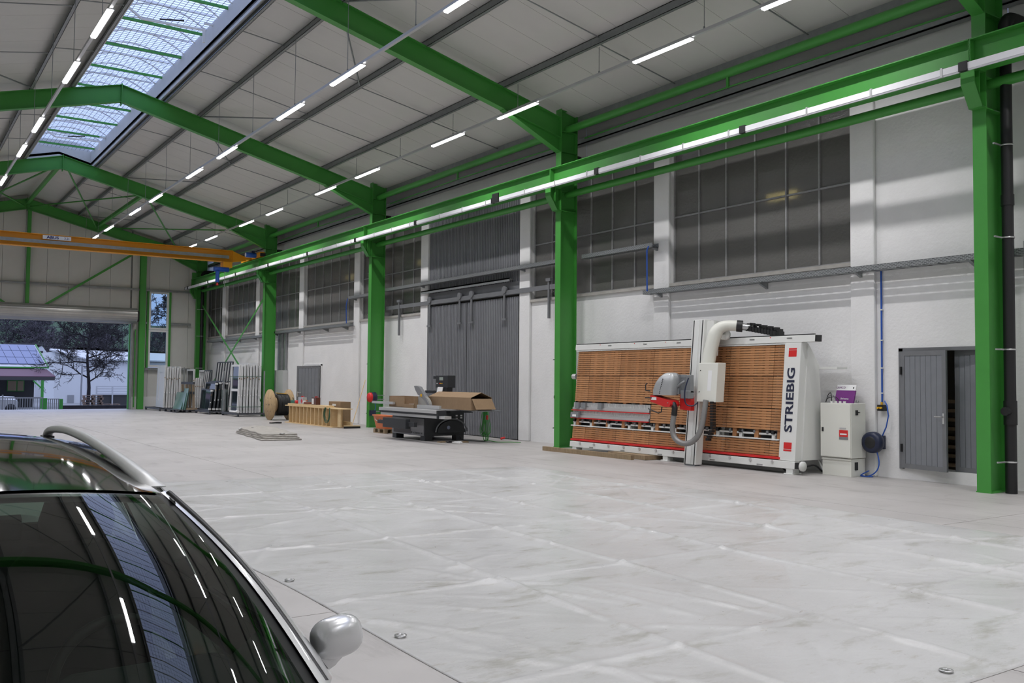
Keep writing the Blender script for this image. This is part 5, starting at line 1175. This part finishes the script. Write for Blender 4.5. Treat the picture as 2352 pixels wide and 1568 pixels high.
# lower body
st = [(1.12,.62,.30,.56),(1.22,.76,.26,.66),(1.45,.83,.24,.74),(1.9,.84,.24,.77),(2.35,.85,.22,.80),(3.2,.87,.22,.86),(4.4,.87,.22,.865),(5.2,.85,.24,.88),(5.55,.80,.28,.88),(5.68,.70,.36,.80)]
secs = []
for y, hw, zb, zt_ in st:
    zm = (zb+zt_)/2; cab = 2.5 < y < 5.5
    inn = [(hw-.06,zt_),(hw-.09,zt_-.02 if not cab else .55),(-hw+.09,zt_-.02 if not cab else .55),(-hw+.06,zt_)] if cab else [(hw-.10,zt_+.015),(hw-.4,zt_+.04),(-hw+.4,zt_+.04),(-hw+.10,zt_+.015)]
    prof = [(-hw+.06,zb),(-hw-.0,zb+.10),(-hw-.02,zm+.06),(-hw,zt_-.06)]+[(-hw+.03,zt_)]+inn[::-1]+[(hw-.03,zt_)]+[(hw,zt_-.06),(hw+.02,zm+.06),(hw,zb+.10),(hw-.06,zb)]
    secs.append([(CX+a, y, b) for a, b in prof])
loft(MB(), secs).to('body_shell', 'car_silver', car)
patch(lambda u, v: Vector((CX+(.80-.06*(1-v))*u, 1.28+v*(.68+.38*u*u), .70+.13*v+.03*(1-u*u)*(1-v*.6))), -1, 1, 16, 0, 1, 12).to('bonnet', 'car_silver', car)
patch(lambda u, v: Vector((CX+.80*u, 1.93+.40*u*u+.10*v, .835+.005*v)), -.98, .98, 14, 0, 1, 2).to('cowl', 'trim_black', car)
MB().box(CX-.35, CX+.35, 1.105, 1.13, .50, .60).to('grille', 'trim_black', car)
MB().box(CX-.26, CX+.26, 1.095, 1.11, .36, .47).to('number_plate', 'paper', car)
# rear glass and tailgate
patch(lambda u, v: Vector((CX+(.74-.16*v)*u, 5.60-.17*v-.10*u*u, .88+.43*v)), -.95, .95, 10, .05, .98, 8).to('rear_window', 'car_glass', car)
# interior
loft(MB(), [[(CX+x, y, z) for x, z in ((-.74,.60),(-.74,zt1),(-.5,zt1+.02),(.15,zt1+.02),(.22,zt1+.06*hb),(.58,zt1+.06*hb),(.66,zt1),(.74,zt1-.01),(.74,.60))] for y, zt1, hb in ((2.20,.80,0),(2.45,.815,.4),(2.62,.825,1),(2.74,.80,.9),(2.76,.70,.5))]).to('dashboard', 'interior', car)
sw = Matrix.Translation((CX+.38,2.90,.76)) @ Matrix.Rotation(1.15, 4, 'X')
MB().tube([(.185*math.cos(2*PI*k/32), .185*math.sin(2*PI*k/32), 0) for k in range(33)], .016, 10, False).xf(sw).to('steering_wheel', 'trim_black', car)
for s in (-1, 1):
    x = CX+s*.38
    loft(MB(), [rsec(x,3.55,.25,.06,.55,16,.6), rsec(x,3.62,.25,.07,.80,16,.6), rsec(x,3.68,.22,.06,.98,16,.6), rsec(x,3.70,.16,.05,1.05,16,.6)]).to('front_seat', 'interior', car)
    loft(MB(), [rsec(x,3.70,.12,.04,1.07,14,.6), rsec(x,3.70,.13,.05,1.13,14,.6), rsec(x,3.70,.11,.04,1.20,14,.6)]).to('headrest', 'interior', car)
    MB().bx((x,3.28,.55), (.50,.52,.12)).to('seat_cushion', 'interior', car, bevel=.03)
    MB().hexa([(CX+s*.80,2.5,.5),(CX+s*.82,2.5,.5),(CX+s*.82,5.4,.5),(CX+s*.80,5.4,.5),(CX+s*.79,2.5,.855),(CX+s*.82,2.5,.855),(CX+s*.82,5.4,.855),(CX+s*.79,5.4,.855)]).to('door_lining', 'interior', car)
MB().bx((CX,4.6,.75), (1.3,.2,.5), 0, -.25).to('rear_bench', 'interior', car, bevel=.04)
MB().bx((CX,2.86,1.24), (.20,.03,.06), 0, .3).to('rear_view_mirror', 'trim_black', car)
for y0, xx in ((1.99,-.25), (2.03,.38)):
    MB().bar(Wf((xx)/.79,.015,.012), Wf((xx-.62)/.79+.2,.04,.012), .02, .012).to('wiper', 'trim_black', car)
# ================================================================ OUTSIDE, SEEN THROUGH THE ROLLER DOOR
GZ = -.55
mat('grass_dark', (.045,.075,.035), .95, var=.4, vscale=3); mat('field', (.05,.10,.045), .95, var=.35, vscale=.06)
mat('render_white', (.68,.68,.67), .8, var=.04, vscale=.5); mat('solar', (.16,.19,.33), .15, .1); mat('solar_edge', (.6,.62,.66), .4, .3); mat('maroon', (.13,.055,.08), .6); mat('shed_dark', (.05,.047,.045), .7); mat('bark', (.022,.018,.018), .9); mat('fence_grey', (.33,.33,.33), .5, .4); mat('hedge', (.028,.024,.026), .95, var=.4, vscale=4); mat('palletwood', (.22,.15,.11), .85, var=.2); mat('paving', (.27,.27,.265), .7, var=.15)
mat('roof_sheet', (.57,.57,.57), .4, .3)
struct(MB().hexa([(-60,YE+.9,-.3),(90,YE+.9,-.3),(90,57,-.5),(-60,57,-.5),(-60,YE+.9,-.03),(90,YE+.9,-.03),(90,57,GZ),(-60,57,GZ)]).hexa([(-60,57,-1),(90,57,-1),(90,110,-1),(-60,110,-1),(-60,57,GZ),(90,57,GZ),(90,110,GZ),(-60,110,GZ)]).to('ground', 'paving'))
# hill: a real slope rising behind the yard
def hz_(x, y):
    d = max(0, y-105); k = .175+.05*max(0.0, min(1.0, (34-x*170/max(y,1))/25.0))
    base = k*d if d < 68 else k*68-.01*(d-68)
    return GZ+base+1.2*mnoise.noise((x*.03,y*.03,0))*min(1,d/40)
NXh, NYh = 60, 50; vs = [(-80+260*i/NXh, 104+200*j/NYh, hz_(-80+260*i/NXh, 104+200*j/NYh)) for j in range(NYh+1) for i in range(NXh+1)]
struct(MB().add(vs, [(j*(NXh+1)+i, j*(NXh+1)+i+1, (j+1)*(NXh+1)+i+1, (j+1)*(NXh+1)+i) for j in range(NYh) for i in range(NXh)], True).to('hillside', 'field'))
# bare trees
def tree(name, label, x, y, z0, H, spread, seed, depth=4, r0=None, cat='tree', group=None, trunk=.3, rmin=.012, twigs=True, mt_='bark'):
    rr = random.Random(seed); t = thing(name, label, cat, (x, y, z0), group)
    tk = MB(); br = MB(); r0 = r0 or H*.022
    pts = [Vector((x+H*.012*math.sin(k*.9), y, z0+H*k/10)) for k in range(11)]
    tk.tube(pts, [max(.02, r0*(1-k/10.5)) for k in range(11)], 8); tk.to('trunk', mt_, t)
    def branch(p, d, L, r, lev):
        q = p; P = [p]; n = 3
        for k in range(n):
            d = (d+Vector((rr.gauss(0,.18), rr.gauss(0,.18), rr.gauss(.02,.16)))).normalized(); q = q+d*L/n; P.append(q)
            if lev > 0:
                for _ in range(2 if lev > 1 else 3):
                    ax = Vector((rr.gauss(0,1), rr.gauss(0,1), rr.gauss(.15,.6))).normalized(); nd = (d*.75+ax*.75).normalized()
                    branch(q, nd, L*rr.uniform(.42,.62), r*.5, lev-1)
        br.tube(P, [max(rmin, r*(1-k*.25)) for k in range(n+1)], 3 if lev < 2 else 4, False)
    nb = 15
    for k in range(nb):
        h = trunk+(1-trunk)*k/nb; a = k*2.4+rr.random(); L = spread*(1.05-.75*abs(h-.45)/.6) * (1.0 if h < .8 else .6)
        p = Vector((x, y, z0+H*h)); branch(p, Vector((math.cos(a), math.sin(a), .12+.5*h)).normalized(), max(.4, L), r0*.42, depth-2)
    o = br.to('branches', mt_, t); return t
tree('bare_tree', 'bare broad tree before the white building in the yard', 12.75, 74.5, GZ, 7.3, 2.5, 5, 5, .15, trunk=.25, rmin=.011)
# white building: gable end and long side
t = thing('building', 'white rendered building with low light roof behind the bare tree', 'building', (14.6, 86, GZ))
MB().add([(12.1,86,-1),(14.6,86,-1),(14.6,86,3.15),(12.1,86,3.82),(12.1,94,-1),(14.6,94,-1),(14.6,94,3.15),(12.1,94,3.82)], [(0,1,2,3),(4,5,6,7),(0,3,7,4),(3,2,6,7)]).to('gable_wall', 'render_white', t)
MB().box(14.6, 34, 86.05, 94, -1, 3.05).to('side_wall', 'render_white', t)
ra = [(11.6,85.6,3.98),(14.6,85.6,3.26),(34,85.6,3.10),(34,95,3.9),(16.0,95,4.45),(13.0,95,4.30)]
MB().add(ra+[(a,b,c-.12) for a,b,c in ra], [(0,1,2,3,4,5),(6,7,8,9,10,11)]+[(i_,(i_+1) % 6,6+(i_+1) % 6,6+i_) for i_ in range(6)]).to('roof', 'roof_sheet', t)
MB().box(13.15, 13.65, 85.95, 86, -.8, .15).to('door', 'fence_grey', t)
# timber shed with solar roof and maroon lean-to
t = thing('solar_shed', 'dark timber shed with solar panels above a maroon lean-to roof', 'building', (6, 75, GZ))
RP = lambda v: (9.94-.43*v, 73.8+3.6*v, 2.38+1.67*v)
rf = MB().hexa([(-6,73.8,2.30),(9.94,73.8,2.30),(9.51,77.4,3.97),(-6,77.4,3.97),(-6,73.8,2.37),(9.94,73.8,2.37),(9.51,77.4,4.04),(-6,77.4,4.04)]).to('roof', 'roof_sheet', t)
for k in range(7):
    for r in range(3):
        v0, v1 = .10+r*.295, .10+(r+1)*.295-.02
        def P(kk, v, dz):
            a = RP(v); return (a[0]-.10-kk*.575, a[1]-.03, a[2]+dz)
        q = [P(k+1,v0,.05), P(k,v0,.05), P(k,v1,.05), P(k+1,v1,.05)]; q[0] = (q[0][0]+.03,)+q[0][1:]; q[3] = (q[3][0]+.03,)+q[3][1:]
        MB().add(q+[(a,b,c-.04) for a,b,c in q], [(0,1,2,3),(4,5,6,7),(0,1,5,4),(1,2,6,5),(2,3,7,6),(3,0,4,7)]).to('solar_panel', 'solar', rf)
MB().bar((9.98,73.8,2.36),(9.55,77.4,4.05),.07,.10).to('verge_trim', 'green', rf); MB().bar((-6,73.76,2.32),(10.0,73.76,2.32),.08,.10).to('gutter', 'green', rf)
MB().hexa([(-6,71.5,1.66),(10.13,71.5,1.66),(9.85,73.6,2.16),(-6,73.6,2.16),(-6,71.5,1.71),(10.13,71.5,1.71),(9.85,73.6,2.21),(-6,73.6,2.21)]).to('lean_to_roof', 'maroon', t)
MB().box(-6, 10.1, 71.5, 71.6, 1.42, 1.66).to('fascia', 'shed_dark', t)
MB().box(-6, 9.3, 75.5, 75.7, -1, 2.4).to('wall', 'shed_dark', t)
sw_ = MB().box(7.55, 8.65, 75.44, 75.5, .6, 1.38).to('window', 'green', t)
for a, b in ((7.6,8.14), (8.22,8.6)): MB().box(a, b, 75.4, 75.44, .65, 1.34).to('pane', mat('brown_glass', (.30,.22,.14), .2) if 'brown_glass' not in M else 'brown_glass', sw_)  # panes in one even warm brown
MB().box(9.25, 9.42, 71.5, 71.65, -1, 1.42).to('post', 'green', t); MB().bar((9.3,71.57,.85),(8.75,71.57,1.4),.08,.09).to('knee_brace', 'green', t)
t = thing('small_house', 'small white gable with dark roof behind the solar shed', 'building', (12.4, 95, GZ)); MB().prism([(11.9,GZ),(13.0,GZ),(13.0,3.9),(12.5,4.6),(11.9,4.2)], 97, 99, 'y').to('wall', 'render_white', t); MB().box(12.3, 12.6, 96.9, 97, 3.8, 4.1).to('window', 'shed_dark', t); MB().bar((12.6,98,4.72),(9.5,98,4.72),2.4,.15).to('roof', 'shed_dark', t)
# fence and gate at the yard edge
t = thing('yard_fence', 'grey metal bar fence with green posts across the yard', 'fence', (5, 61, GZ-.2))
fz0 = GZ-.1
for x in (-2, .6, 3.2, 5.9): MB().box(x-.04, x+.04, 60.96, 61.04, fz0, .60).to('post', 'fence_grey', t)
MB().box(8.02, 8.22, 60.9, 61.1, fz0, .40).to('green_post', 'green', t); MB().box(8.9, 9.08, 60.9, 61.1, fz0, .35).to('green_post', 'green', t)
for z in (fz0+.14, .42): MB().box(-2, 8.02, 60.97, 61.03, z-.04, z+.04).to('rail', 'fence_grey', t); MB().box(8.22, 8.9, 60.97, 61.03, z-.10, z-.05).to('rail', 'fence_grey', t)
x = -1.9
while x < 7.98: MB().box(x-.018, x+.018, 60.98, 61.02, fz0+.14, .42).to('bar', 'fence_grey', t); x += .13
x = 8.3
while x < 8.88: MB().box(x-.025, x+.025, 60.98, 61.02, fz0+.14, .33).to('bar', 'fence_grey', t); x += .11
# hedge strip, lamp post
tag(MB().box(9.3, 40, 63.4, 64, GZ-.2, -.12).to('low_hedge', 'hedge'), 'low dark hedge strip at the foot of the white building', 'hedge')
tag(MB().cyl((11.97,72.5,GZ),(12.0,72.5,2.6),.06,8).to('lamp_post', 'fence_grey'), 'thin grey post beside the bare tree trunk', 'post')
# pallets stacked
rr = random.Random(9)
def yard_pallet(x, y, z, rz, label, grp):
    p = thing('pallet', label, 'pallet', (x, y, z), grp); R = Matrix.Translation((x,y,z)) @ Matrix.Rotation(rz, 4, 'Z')
    m_ = MB()
    for k in range(5): m_.box(-.6, .6, -.4+.17*k, -.4+.17*k+.12, .115, .14)
    m_.xf(R).to('deck', 'palletwood', p)['kind'] = 'stuff'
    for dx in (-.52, 0, .52): MB().box(dx-.05, dx+.05, -.4, .4, 0, .115).xf(R).to('bearer', 'palletwood', p)
for k in range(7): yard_pallet(11.7+rr.gauss(0,.04), 66.5, GZ+.145*k, rr.gauss(0,.06), 'weathered pallet in the tall stack under the bare tree', 'pallets in the tall yard stack')
for k in range(3): yard_pallet(12.95+rr.gauss(0,.05), 66.8, GZ+.145*k, rr.gauss(0,.06), 'weathered pallet in the low stack beside the tall stack', 'pallets in the low yard stack')
t = thing('trailer_frame', 'pale flatbed rail frame standing behind the pallet stacks', 'rack', (14, 70, GZ))
for z in (.5, .68, .86, 1.02): MB().box(12.56, 17, 69.97, 70.03, z-.03, z+.03).to('side_board', 'roof_sheet', t)
for x in (12.56, 13.6, 15.2, 17): MB().box(x-.04, x+.04, 69.95, 70.05, GZ, 1.05).to('upright', 'roof_sheet', t)
MB().box(12.6, 17, 70.1, 71.8, -.4, .42).to('bed', 'shed_dark', t)
# parked car behind the fence
t = thing('parked_car', 'silver hatchback parked behind the yard fence', 'car', (6.0, 63.5, GZ))
loft(MB(), [[(5.0+ (1.9*a), 63.5+b, GZ+c) for a, c in ((0,.25),(0,.62),(.25,.80),(.55,1.02 if abs(b) < .7 else .85),(.9,1.0 if abs(b) < .7 else .82),(1,.7),(1,.25))] for b in (-.85,-.6,0,.6,.85)]).to('body', 'car_silver', t)
for x in (5.4, 6.5): MB().lathe([(0,-.08),(.29,-.08),(.29,.08),(0,.08)], (x,62.7,GZ+.29), 'y', 20).to('wheel', 'rubber', t)
# bare wood on the hillside
rr = random.Random(21)
hl = ['bare tree in the wood at the foot of the hill', 'bare tree higher on the hillside']
mat('twig', (.075,.065,.072), .95)
for k in range(30):
    px_ = .085+.20*rr.random(); y = rr.uniform(108, 128) if k % 3 else rr.uniform(140, 172); x = px_*y
    tree('hill_tree', hl[0 if k % 3 else 1], x, y, hz_(x, y)-.3, rr.uniform(4,6.5), rr.uniform(1.5,2.6), 100+k, 4, .10, 'tree', 'bare trees at the hill foot' if k % 3 else 'bare trees up the hillside', .15, .03, mt_='twig')
tree('bare_tree', 'large bare tree on the hill seen through the tall end-wall window', 43.0, 171, hz_(43.0,171), 5.0, 2.6, 77, 5, .25, rmin=.04, mt_='twig')
